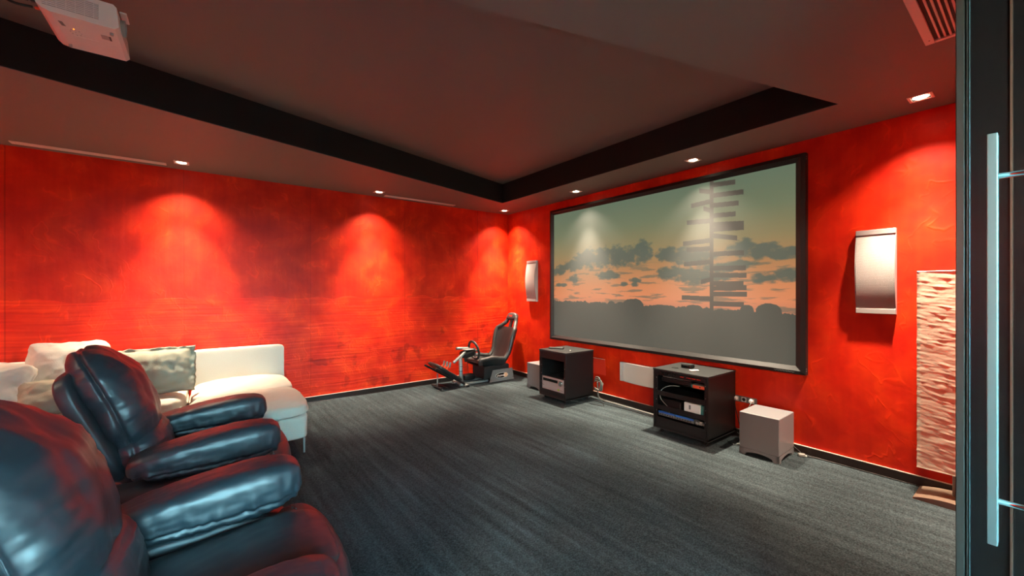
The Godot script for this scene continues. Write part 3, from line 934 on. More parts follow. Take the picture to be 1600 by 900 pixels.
func make_wide_rack() -> void:
	var w := 0.55
	var d := 0.515
	var at := Vector3(3.43, 0, 0.277)
	var r := make_rack("wide black equipment rack with devices and blue cable panels on three levels", at, w, d, 0.63)
	var f := d / 2 - 0.006
	var g := Node3D.new()
	g.name = "grille_panel"
	r.add_child(g)
	box("panel", Vector3(0.108, 0.588, f), Vector3(0.290, 0.042, 0.006), M.black_metal, g, 0.001)
	for k in 4:
		box("bar", Vector3(-0.145, 0.5705 + k * 0.0117, f), Vector3(0.216, 0.006, 0.006), M.black_metal, g, 0.001)
	for k in 5:
		box("upright", Vector3(-0.247 + k * 0.048, 0.588, f), Vector3(0.012, 0.042, 0.005), M.black_metal, g, 0.001)
	for b: Array in [[0.025, 0.036], [0.075, 0.012], [0.10, 0.026], [0.138, 0.036], [0.185, 0.036]]:
		box("red_mark", Vector3(b[0], 0.588, f + 0.0035), Vector3(b[1], 0.007, 0.001), M.red_mark, g, 0.0002)
	for y: float in [0.395, 0.257]:
		box("shelf_lip", Vector3(0, y, f), Vector3(0.500, 0.046, 0.006), M.black_metal, r, 0.001)
		box("shelf", Vector3(0, y - 0.02, -0.01), Vector3(0.500, 0.004, d - 0.06), M.black_metal, r, 0.001)
	box("shelf", Vector3(0, 0.165, -0.01), Vector3(0.500, 0.004, d - 0.06), M.black_metal, r, 0.001)
	box("blank_panel", Vector3(0, 0.115, f), Vector3(0.506, 0.090, 0.006), M.black_metal, r, 0.001)
	box("rail_shelf", Vector3(0, 0.495, -0.03), Vector3(0.500, 0.004, d - 0.10), M.black_metal, r, 0.001)
	# upper level: flat player with an orange fronted box beside it
	var p := thing("media_player", "flat dark media player with silver lid on the top rack level", "player", at + Vector3(-0.075, 0.497, 0.05))
	box("body", Vector3(0, 0.022, 0), Vector3(0.31, 0.036, 0.26), M.black_metal, p, 0.003)
	box("lid", Vector3(-0.01, 0.046, -0.005), Vector3(0.29, 0.010, 0.24), M.satin_grey, p, 0.003)
	box("disc_tray", Vector3(-0.04, 0.024, 0.131), Vector3(0.16, 0.010, 0.004), M.black_metal, p, 0.001)
	for s: float in [-1.0, 1.0]:
		box("foot", Vector3(s * 0.14, 0.002, 0.1), Vector3(0.02, 0.004, 0.02), M.black_matte, p, 0.001)
	var ob := thing("disc_case", "orange and teal disc case lying on the top rack level", "case", at + Vector3(0.165, 0.4975, 0.135))
	box("cover", Vector3(0.01, 0.016, 0), Vector3(0.135, 0.030, 0.16), M.orange_mark, ob, 0.002)
	box("spine", Vector3(-0.0655, 0.016, 0.0), Vector3(0.012, 0.030, 0.16), M.teal_plastic, ob, 0.002)
	box("band", Vector3(0.01, 0.030, 0.0), Vector3(0.137, 0.004, 0.161), M.satin_grey, ob, 0.001)
	box("disc_mark", Vector3(0.012, 0.016, 0.0805), Vector3(0.012, 0.012, 0.001), M.black_metal, ob, 0.0003)
	# middle level: white box, thin black modem, loose lead
	var wb := thing("white_network_box", "white network box with a teal side on the middle rack level", "network box", at + Vector3(0.115, 0.239, 0.13))
	box("body", Vector3(-0.02, 0.062, 0), Vector3(0.16, 0.094, 0.15), M.white_plastic, wb, 0.006)
	box("side_cover", Vector3(0.080, 0.062, 0), Vector3(0.042, 0.090, 0.14), M.teal_plastic, wb, 0.006)
	box("label_print", Vector3(-0.04, 0.070, 0.0755), Vector3(0.018, 0.040, 0.001), M.plate_grey, wb, 0.0003)
	box("stand", Vector3(0.0, 0.007, 0), Vector3(0.14, 0.014, 0.12), M.black_metal, wb, 0.002)
	var md := thing("black_modem", "thin black modem with white lights beside the white network box", "modem", at + Vector3(-0.12, 0.239, 0.10))
	box("body", Vector3(0, 0.045, 0), Vector3(0.19, 0.086, 0.16), M.black_metal, md, 0.004)
	for k in 4:
		box("light", Vector3(0.085, 0.025 + k * 0.015, 0.081), Vector3(0.005, 0.003, 0.002), M.white_plastic, md, 0.0005)
	box("lower_trim", Vector3(-0.02, 0.008, 0.081), Vector3(0.12, 0.004, 0.002), M.orange_mark, md, 0.0005)
	cable("rack_lead", [at + Vector3(-0.05, 0.475, 0.17), at + Vector3(-0.13, 0.47, 0.21), at + Vector3(-0.20, 0.42, 0.232), at + Vector3(-0.205, 0.34, 0.238), at + Vector3(-0.13, 0.27, 0.236), at + Vector3(-0.11, 0.225, 0.238), at + Vector3(-0.12, 0.215, 0.236)], 0.003, M.wire_grey)
	tag(get_node("rack_lead"), "thin grey lead hanging in front of the wide rack's devices", "cable")
	# lower level: two blue faced panels and a tangle of clear plugs
	for a: Array in [[-0.155, 0.17, "long blue faced cable panel on the lowest rack level towards the corner"], [0.03, 0.18, "long blue faced cable panel on the lowest rack level beside the clear plugs"]]:
		var n := thing("patch_panel", a[2], "patch panel", at + Vector3(a[0], 0.168, 0.12))
		box("body", Vector3(0, 0.018, 0), Vector3(a[1], 0.034, 0.20), M.plate_grey, n, 0.002)
		box("blue_face", Vector3(0, 0.034, 0.098), Vector3(a[1], 0.018, 0.010), M.blue_plastic, n, 0.001)
		for k in 6:
			box("port", Vector3(-a[1] / 2 + 0.02 + k * 0.026, 0.013, 0.1005), Vector3(0.014, 0.010, 0.002), M.black_metal, n, 0.0005)
	for k in 3:
		var pl := thing("clear_plug", ["clear plug with a blue tab at the end of the lowest rack level", "clear plug with a white tab in the middle of the plug row", "clear plug with a grey tab touching the blue cable panel"][2 - k], "plug", at + Vector3(0.145 + k * 0.036, 0.1675, 0.19))
		box("shell", Vector3(0, 0.012, 0), Vector3(0.030, 0.022, 0.045), M.satin_grey, pl, 0.003)
		box("tab", Vector3(0, 0.026, 0.01), Vector3(0.018, 0.006, 0.02), [M.plate_grey, M.white_plastic, M.blue_plastic][k], pl, 0.001)
	# on top
	var bxn := thing("small_black_box", "small black box standing on the wide rack", "box", at + Vector3(-0.06, 0.632, 0.0))
	box("body", Vector3(0, 0.018, 0), Vector3(0.105, 0.034, 0.075), M.black_metal, bxn, 0.006)
	box("lid", Vector3(0, 0.037, 0), Vector3(0.100, 0.004, 0.070), M.rack_top, bxn, 0.0015)
	box("front_window", Vector3(0, 0.018, 0.0378), Vector3(0.08, 0.018, 0.001), M.display_glass, bxn, 0.0004)
	var wr := thing("white_remote", "small white remote lying on the wide rack", "remote", at + Vector3(0.065, 0.632, 0.11), deg_to_rad(60))
	box("body", Vector3(0, 0.007, 0), Vector3(0.085, 0.013, 0.038), M.white_plastic, wr, 0.005)
	box("button_ring", Vector3(-0.02, 0.0137, 0), Vector3(0.018, 0.002, 0.018), M.silver_plastic, wr, 0.001)
	box("button", Vector3(0.012, 0.0137, 0), Vector3(0.008, 0.002, 0.008), M.silver_plastic, wr, 0.001)
	var tp := cable("wire_loop", [at + Vector3(-0.16, 0.634, 0.12), at + Vector3(-0.14, 0.634, 0.09), at + Vector3(-0.10, 0.634, 0.10), at + Vector3(-0.11, 0.634, 0.13), at + Vector3(-0.16, 0.634, 0.122)], 0.0015, M.wire_black)
	tag(tp, "thin black wire loop lying on the wide rack", "wire")

func make_subwoofer(label: String, at: Vector3, turn: float, w: float, d: float, h: float) -> void:
	var t := thing("subwoofer", label, "subwoofer", at, turn)
	var y0 := 0.058
	box("cabinet", Vector3(0, (y0 + h) / 2, 0), Vector3(w, h - y0, d), M.sub_silver, t, 0.004)
	# plinth with an arched cut-out on each side
	for s: float in [-1.0, 1.0]:
		for along in 2:
			var L := w if along == 0 else d
			var poly := PackedVector2Array([Vector2(-L / 2, 0.0), Vector2(-L / 2 + 0.045, 0.0)])
			for k in 9:
				var u := -1.0 + k / 4.0
				poly.append(Vector2(u * (L / 2 - 0.052), 0.020 + 0.016 * (1.0 - u * u)))
			poly.append(Vector2(L / 2 - 0.045, 0.0))
			poly.append(Vector2(L / 2, 0.0))
			poly.append(Vector2(L / 2, 0.054))
			poly.append(Vector2(-L / 2, 0.054))
			var st := mb()
			var xf: Transform3D
			if along == 0: xf = Transform3D(Basis.IDENTITY, Vector3(0, 0, s * (d / 2 - 0.009)))
			else: xf = Transform3D(Basis(Vector3.FORWARD, Vector3.UP, Vector3.RIGHT), Vector3(s * (w / 2 - 0.009), 0, 0))
			prism(st, poly, -0.009, 0.009, xf)
			build(st, "plinth_side", M.sub_silver, t)
	box("inner_riser", Vector3(0, 0.056, 0), Vector3(w - 0.012, 0.008, d - 0.012), M.sub_silver, t, 0.001)

func make_wall_things() -> void:
	make_screen()
	make_grille_material()
	make_speaker("slim silver bowed speaker on the wall between the screen and the room corner", Vector3(0.672, 1.538, 0.0), 0.0)
	make_speaker("slim silver bowed speaker on the wall between the screen and the paper lamp", Vector3(4.722, 1.538, 0.0), 0.0)
	make_speaker("slim silver bowed speaker lying on its side under the screen", Vector3(2.680, 0.408, 0.0), PI / 2)
	make_racks()
	make_subwoofer("silver subwoofer on an arched plinth beside the wide rack", Vector3(4.055, 0, 0.232), deg_to_rad(1.5), 0.30, 0.34, 0.358)
	make_subwoofer("silver subwoofer half hidden behind the rack with the receiver", Vector3(1.15, 0, 0.222), 0.0, 0.30, 0.34, 0.358)
	# red cover board leaning on the wall behind the first rack
	var b := thing("cover_board", "red painted cover board hung open on the wall behind the receiver's rack", "board", Vector3(2.075, 0.312, 0.015))
	box("board", Vector3(-0.10, 0.10, 0.012), Vector3(0.30, 0.20, 0.010), M.board_red, b, 0.001, Basis(Vector3.RIGHT, 0.06))
	box("edge", Vector3(-0.10, 0.203, 0.018), Vector3(0.30, 0.004, 0.011), M.trim_pink, b, 0.001, Basis(Vector3.RIGHT, 0.06))
	# bundle of cables coming down beside that rack and running along the skirting
	var cb := thing("cable_bundle", "grey and black cables hanging in loops behind the receiver's rack", "cables", Vector3(2.07, 0, 0.10))
	for k in 5:
		var o := 0.012 * k
		var pts := [Vector3(-0.05, 0.12 + 0.01 * k, 0.02), Vector3(0.02 + o, 0.13, 0.02), Vector3(0.05 + o, 0.20, 0.015 + 0.004 * k), Vector3(0.03 + o, 0.285 - o, 0.01), Vector3(-0.03, 0.29 - o, 0.008), Vector3(-0.06, 0.22, 0.005)]
		cable("loop", pts, 0.005, M.wire_grey if k % 2 == 0 else M.wire_black, cb)
	var st := mb()
	tube(st, smooth_path([Vector3(0.00, 0.23, 0.01), Vector3(0.005, 0.12, 0.01), Vector3(0.02, 0.05, 0.012), Vector3(0.10, 0.022, 0.016), Vector3(0.35, 0.020, 0.018), Vector3(0.75, 0.018, 0.020), Vector3(1.06, 0.018, 0.03)]), 0.010, 10)
	build(st, "conduit", M.plate_grey, cb)
	cable("lead", [Vector3(-0.05, 0.03, 0.06), Vector3(0.08, 0.006, 0.075), Vector3(0.4, 0.006, 0.06), Vector3(0.8, 0.006, 0.06), Vector3(1.08, 0.006, 0.07)], 0.004, M.wire_black, cb)
	cable("lead", [Vector3(-0.03, 0.05, 0.09), Vector3(-0.01, 0.006, 0.17), Vector3(0.10, 0.006, 0.21), Vector3(0.22, 0.006, 0.16), Vector3(0.16, 0.006, 0.10)], 0.003, M.wire_black, cb)
	cable("lead", [Vector3(-0.12, 0.10, 0.235), Vector3(-0.14, 0.03, 0.30), Vector3(-0.17, 0.006, 0.32), Vector3(-0.1, 0.006, 0.26)], 0.002, M.wire_grey, cb)
	# sockets
	var so := thing("socket_panel", "dark wall panel of sockets with white plugs beside the wide rack", "sockets", Vector3(3.78, 0.364, 0.0))
	box("plate", Vector3(0.012, 0, 0.006), Vector3(0.195, 0.056, 0.012), M.plate_grey, so, 0.002)
	for k in range(3, 6):
		var x := -0.282 + k * 0.070
		var s := Node3D.new()
		s.name = "socket"
		so.add_child(s, true)
		box("insert", Vector3(x, 0, 0.013), Vector3(0.044, 0.044, 0.004), M.white_plastic, s, 0.002)
		if k in [1, 3, 5]:
			var st2 := mb()
			lathe(st2, [Vector2(0.019, 0.0), Vector2(0.018, 0.024), Vector2(0.012, 0.032), Vector2(0.0, 0.032)], Transform3D(Basis(Vector3.RIGHT, Vector3.BACK, Vector3.DOWN), Vector3(x, 0, 0.014)), 18)
			build(st2, "plug", M.white_plastic, s)
		else:
			var st3 := mb()
			lathe(st3, [Vector2(0.0, 0.002), Vector2(0.014, 0.002), Vector2(0.017, 0.0)], Transform3D(Basis(Vector3.RIGHT, Vector3.BACK, Vector3.DOWN), Vector3(x, 0, 0.0142)), 18)
			build(st3, "hole", M.black_metal, s)
	var pc := thing("power_leads", "grey and black leads dropping from the sockets to the floor behind the subwoofer", "cables", Vector3(3.78, 0, 0.03))
	cable("lead", [Vector3(0.075, 0.364, 0.016), Vector3(0.07, 0.33, 0.03), Vector3(0.0, 0.2, 0.02), Vector3(-0.02, 0.03, 0.03), Vector3(0.02, 0.008, 0.10)], 0.004, M.wire_grey, pc)
	cable("lead", [Vector3(-0.065, 0.364, 0.016), Vector3(-0.06, 0.3, 0.03), Vector3(-0.03, 0.15, 0.02), Vector3(0.03, 0.01, 0.06), Vector3(0.10, 0.008, 0.16), Vector3(0.02, 0.008, 0.24), Vector3(-0.06, 0.008, 0.18)], 0.004, M.wire_black, pc)
	cable("lead", [Vector3(-0.03, 0.06, 0.05), Vector3(0.04, 0.05, 0.1), Vector3(0.10, 0.02, 0.06), Vector3(0.11, 0.008, 0.10), Vector3(0.03, 0.008, 0.2)], 0.004, M.wire_grey, pc)
	var sc := cable("subwoofer_lead", [Vector3(4.18, 0.06, 0.03), Vector3(4.24, 0.03, 0.05), Vector3(4.27, 0.008, 0.07), Vector3(4.40, 0.006, 0.03), Vector3(4.9, 0.006, 0.024)], 0.004, M.wire_black)
	tag(sc, "black lead running from the subwoofer along the baseboard", "cable")
	var ap := thing("mains_adapter", "small grey mains adapter on the carpet behind the subwoofer's plinth", "adapter", Vector3(4.262, 0, 0.075), 0.4)
	box("body", Vector3(0, 0.014, 0), Vector3(0.05, 0.026, 0.035), M.wire_grey, ap, 0.006)
	box("clip", Vector3(0.03, 0.010, 0), Vector3(0.012, 0.012, 0.02), M.white_plastic, ap, 0.002)

# ------------------------------------------------------------------ paper floor lamp
func make_floor_lamp() -> void:
	var t := thing("floor_lamp", "tall crumpled paper floor lamp on a curved polished foot", "floor lamp", Vector3(5.135, 0, 0.128))
	var hx := 0.165
	var hz := 0.085
	var y0 := 0.20
	var y1 := 1.525
	var st := mb()
	st.set_smooth_group(0)
	var rows := 190
	var per := []
	var n := 14
	for k in 4 * n:
		var s := int(k / float(n))
		var u := -1.0 + 2.0 * (k % n) / n
		match s:
			0: per.append(Vector2(u * hx, hz))
			1: per.append(Vector2(hx, -u * hz))
			2: per.append(Vector2(-u * hx, -hz))
			3: per.append(Vector2(-hx, u * hz))
	var rings := []
	for j in rows + 1:
		var y := lerpf(y0, y1, float(j) / rows)
		var ring := PackedVector3Array()
		for k in per.size():
			var p: Vector2 = per[k]
			var a := nz(Vector3(p.x * 3.5, y * 17.0, p.y * 3.5))
			var b := nz(Vector3(p.x * 5.0 + 9.0, y * 60.0 + p.x * 6.0, p.y * 5.0))
			var c := absf(nz(Vector3(p.x * 6.0, y * 9.0 + p.x * 4.0, p.y * 6.0 + 30.0)))
			var r := 1.0
			var o := 0.0012 * a + 0.0006 * b + 0.002 * wave(0.10, 0.0, c)
			if j == 0 or j == rows: o = 0.002
			var q := p.normalized()
			ring.append(Vector3(p.x * r + q.x * o, y, p.y * r + q.y * o))
		rings.append(ring)
	var m := per.size()
	for j in rows:
		for k in m:
			quad(st, rings[j][(k + 1) % m], rings[j + 1][(k + 1) % m], rings[j + 1][k], rings[j][k])
	build(st, "paper_shade", M.paper, t)
	st = mb()
	for y: float in [y0 + 0.001, y1 - 0.001]:
		bx(st, Vector3(0, y, hz - 0.003), Vector3(2 * hx, 0.005, 0.005), 0.001)
		bx(st, Vector3(0, y, -hz + 0.003), Vector3(2 * hx, 0.005, 0.005), 0.001)
		bx(st, Vector3(hx - 0.003, y, 0), Vector3(0.005, 0.005, 2 * hz), 0.001)
		bx(st, Vector3(-hx + 0.003, y, 0), Vector3(0.005, 0.005, 2 * hz), 0.001)
		bx(st, Vector3(0, y, 0), Vector3(2 * hx, 0.004, 0.004), 0.001)
	build(st, "wire_frame", M.white_plastic, t)
	st = mb()
	tube(st, PackedVector3Array([Vector3(0, 0.03, 0), Vector3(0, 1.30, 0)]), 0.010, 14)
	build(st, "pole", M.satin_grey, t)
	# foot: low arched slab with a bowed outline
	st = mb()
	var prof := PackedVector2Array([Vector2(-0.175, 0.0), Vector2(-0.175, 0.012)])
	for k in 13:
		var u := -1.0 + k / 6.0
		prof.append(Vector2(u * 0.165, 0.016 + 0.024 * (1.0 - u * u)))
	prof.append(Vector2(0.175, 0.012))
	prof.append(Vector2(0.175, 0.0))
	prism(st, prof, -0.10, 0.150)
	build(st, "foot", M.wood_base, t)
	st = mb()
	lathe(st, [Vector2(0.0, 1.36), Vector2(0.02, 1.35), Vector2(0.03, 1.32), Vector2(0.022, 1.29), Vector2(0.013, 1.26)], Transform3D.IDENTITY, 16)
	build(st, "bulb", M.white_plastic, t)

# ------------------------------------------------------------------ leather recliners
func part(mesh: Mesh, called: String, m: Material, parent: Node, xf: Transform3D) -> MeshInstance3D:
	var o := obj(called, mesh, m, parent)
	o.transform = xf
	return o

func seam_loop(half: Vector3, e: float, warp: Callable, r: float) -> ArrayMesh:
	# stitched edge round the middle of a soft body (its local z = 0 outline)
	var pts := PackedVector3Array()
	var n := 72
	for k in n:
		var a := TAU * k / n
		var p := Vector3(cos(a), sin(a), 0.0)
		var q := p / pow(pow(absf(p.x), e) + pow(absf(p.y), e), 1.0 / e)
		pts.append(warp.call(q, q * half))
	var st := mb()
	tube(st, pts, r, 6, true)
	st.generate_normals()
	return st.commit()

func make_recliner(label: String, at: Vector3, sag := 0.0) -> Node3D:
	# faces -z; origin on the floor below the seat
	var t := thing("recliner", label, "armchair", at)
	var L: Material = M.leather
	# hidden frame and mechanism box
	part(soft(Vector3(0.335, 0.155, 0.40), 7.0, 10, func(q: Vector3, p: Vector3) -> Vector3: return p), "base_body", L, t, Transform3D(Basis.IDENTITY, Vector3(0, 0.215, 0.02)))
	var st := mb()
	lathe(st, [Vector2(0.0, 0.0), Vector2(0.30, 0.0), Vector2(0.30, 0.03), Vector2(0.26, 0.065), Vector2(0.0, 0.065)], Transform3D.IDENTITY, 32)
	build(st, "swivel_foot", M.black_matte, t)
	# rolled front
	var fr := func(q: Vector3, p: Vector3) -> Vector3:
		var w := 0.005 * nz(Vector3(p.x * 18.0, p.y * 3.0, p.z * 3.0)) * (1.0 - absf(q.y))
		return p + Vector3(0, w, -w) + Vector3(0, 0, 0.05 * q.x * q.x * (1.0 if p.z < 0 else 0.0))
	part(soft(Vector3(0.435, 0.145, 0.11), 3.6, 26, fr), "footrest", L, t, Transform3D(Basis(Vector3.RIGHT, 0.10), Vector3(0, 0.318, -0.415)))
	# seat cushion, falling slightly to the back
	var se := func(q: Vector3, p: Vector3) -> Vector3:
		var w := 0.003 * nz(Vector3(p.x * 9.0, p.y * 4.0, p.z * 16.0)) + 0.002 * nz(Vector3(p.x * 20.0, 0.0, p.z * 6.0 + 4.0))
		var dome := 0.02 * (1.0 - q.x * q.x) * (1.0 - q.z * q.z)
		return p + Vector3(0, (w + dome) if q.y > 0 else 0.0, 0)
	part(soft(Vector3(0.275, 0.085, 0.43), 4.5, 36, se), "seat_cushion", L, t, Transform3D(Basis(Vector3.RIGHT, 0.11), Vector3(0, 0.372, -0.06)))
	for s: float in [-1.0, 1.0]:
		# side panel below the arm
		var sp := func(q: Vector3, p: Vector3) -> Vector3:
			return p + Vector3(s * 0.012 * (1.0 - q.y * q.y), 0.012 * nz(Vector3(p.z * 6.0, 1.0, s)), 0)
		part(soft(Vector3(0.075, 0.185, 0.40), 5.0, 18, sp), "side_panel", L, t, Transform3D(Basis.IDENTITY, Vector3(s * 0.365, 0.27, 0.0)))
		# pillow arm: fuller in front, tapering to the back, gathered along the lower seam
		var ar := func(q: Vector3, p: Vector3) -> Vector3:
			var grow := lerpf(1.0, 0.62, wave(0.0, 1.0, (q.z + 1.0) * 0.5 * 1.05 - 0.25))
			var low := wave(0.5, -0.7, q.y)
			var w := nz(Vector3(p.x * 6.0 + s * 3.0, p.y * 6.0, p.z * 26.0)) * 0.010 * (0.2 + 0.9 * low)
			w += nz(Vector3(p.x * 14.0, p.y * 14.0, p.z * 9.0 + 8.0)) * 0.003
			var n := Vector3(q.x, q.y, 0.35 * q.z).normalized()
			var pinch := 0.010 * exp(-pow((q.y + 0.55) / 0.10, 2.0))
			var r := Vector3(p.x * lerpf(1.0, 0.9, (q.z + 1.0) * 0.5), p.y * grow, p.z)
			return r + n * (w - pinch)
		part(soft(Vector3(0.128, 0.100, 0.325), 3.8, 46, ar), "arm", L, t, Transform3D(Basis(Vector3.RIGHT, 0.06), Vector3(s * 0.36, 0.552 - (sag if s > 0 else 0.0), -0.105)))
	# tilted back shell
	var sh := func(q: Vector3, p: Vector3) -> Vector3:
		return p + Vector3(0, 0, -0.03 * (1.0 - q.x * q.x))
	part(soft(Vector3(0.30, 0.31, 0.045), 5.0, 18, sh), "back_shell", L, t, Transform3D(Basis(Vector3.RIGHT, 0.40), Vector3(0, 0.70, 0.365)))
	# lumbar cushion
	var lu := func(q: Vector3, p: Vector3) -> Vector3:
		var w := nz(Vector3(p.x * 5.0, p.y * 30.0, p.z * 5.0)) * 0.005 + nz(Vector3(p.x * 15.0, p.y * 8.0, p.z * 8.0)) * 0.003
		return p + q.normalized() * (w - 0.010 * exp(-pow(q.z / 0.08, 2.0)))
	part(soft(Vector3(0.275, 0.155, 0.125), 3.0, 36, lu), "lumbar_cushion", L, t, Transform3D(Basis(Vector3.RIGHT, 0.22), Vector3(0, 0.52, 0.19)))
	# head and back cushion: tall, full, creased across, seam round the edge
	var he := func(q: Vector3, p: Vector3) -> Vector3:
		var side := wave(0.35, 1.0, absf(q.x))
		var w := nz(Vector3(p.x * 2.5, p.y * 24.0 + p.z * 4.0, p.z * 5.0)) * (0.002 + 0.006 * side)
		w += nz(Vector3(p.x * 11.0 + 5.0, p.y * 5.0, p.z * 9.0)) * 0.003
		w += nz(Vector3(p.x * 5.0, p.y * 5.0, p.z * 5.0)) * 0.012
		var pinch := 0.014 * exp(-pow(q.z / 0.07, 2.0)) * wave(0.75, 1.0, Vector2(q.x, q.y).length())
		var lean := Vector3(0, 0, 0.05 * q.y * q.y * (1.0 if q.y > 0 else 0.25))
		var slim := 1.0 - 0.16 * wave(0.1, 1.0, q.y) 
		return Vector3(p.x * (1.0 - 0.10 * wave(0.2, 1.0, q.y)), p.y, p.z * slim) + lean + q.normalized() * (w - pinch)
	var hf := Transform3D(Basis(Vector3.RIGHT, 0.34), Vector3(0, 0.822, 0.285))
	var hc := part(soft(Vector3(0.295, 0.305, 0.126), 2.7, 54, he), "head_cushion", L, t, hf)
	obj("seam", seam_loop(Vector3(0.295, 0.305, 0.126), 2.7, he, 0.0028), M.leather, hc)
	return t

# ------------------------------------------------------------------ pale sofa
func pillow(hw: float, hh: float, th: float, flange: float, seed_: float) -> ArrayMesh:
	# square scatter cushion in local xy, thickness along z, with a wavy flange
	var st := mb()
	st.set_smooth_group(0)
	var n := 34
	for side: float in [1.0, -1.0]:
		var g := []
		for i in n + 1:
			var row := PackedVector3Array()
			for j in n + 1:
				var u := -1.0 + 2.0 * i / n
				var v := -1.0 + 2.0 * j / n
				var k := 1.0 + flange
				var uu := u * k
				var vv := v * k
				var inside := clampf((1.0 - pow(minf(absf(uu), 1.0), 2.6)) * (1.0 - pow(minf(absf(vv), 1.0), 2.6)), 0.0, 1.0)
				var z := th * pow(inside, 0.55)
				var cut := 1.0 - 0.07 * u * u * v * v + 0.03 * nz(Vector3(u * 3.0, v * 3.0, seed_))
				var x := uu * hw * (1.0 - 0.05 * (1.0 - v * v)) * cut
				var y := vv * hh * (1.0 - 0.05 * (1.0 - u * u)) * cut
				var crease := nz(Vector3(x * 9.0 + seed_, y * 9.0, seed_)) * 0.012 + nz(Vector3(x * 24.0, y * 7.0 + seed_, side)) * 0.008
				z = z * side + side * crease * wave(0.0, 0.25, inside)
				var rim := maxf(absf(uu), absf(vv))
				if rim > 1.0: z += 0.035 * nz(Vector3(x * 16.0 + seed_, y * 16.0, seed_ * 2.0)) * (rim - 1.0) / maxf(flange, 0.01)
				if rim >= k - 0.001: z += 0.0
				else: z += side * 0.002
				row.append(Vector3(x, y, z))
			g.append(row)
		for i in n:
			for j in n:
				if side > 0: quad(st, g[i][j], g[i + 1][j], g[i + 1][j + 1], g[i][j + 1])
				else: quad(st, g[i][j], g[i][j + 1], g[i + 1][j + 1], g[i + 1][j])
	st.generate_normals()
	return st.commit()

func sofa_cushion(half: Vector3, seed_: float, dome: float) -> ArrayMesh:
	var f := func(q: Vector3, p: Vector3) -> Vector3:
		var w := 0.010 * nz(Vector3(p.x * 5.0 + seed_, p.y * 5.0, p.z * 5.0)) + 0.004 * nz(Vector3(p.x * 16.0, seed_, p.z * 16.0))
		var d := dome * (1.0 - q.x * q.x) * (1.0 - q.z * q.z)
		var lip := 0.012 * exp(-pow((q.y + 0.35) / 0.22, 2.0))
		return p + Vector3(signf(q.x) * lip * absf(q.x), (w + d) if q.y > 0 else 0.5 * w, signf(q.z) * lip * absf(q.z))
	return soft(half, 4.2, 34, f)

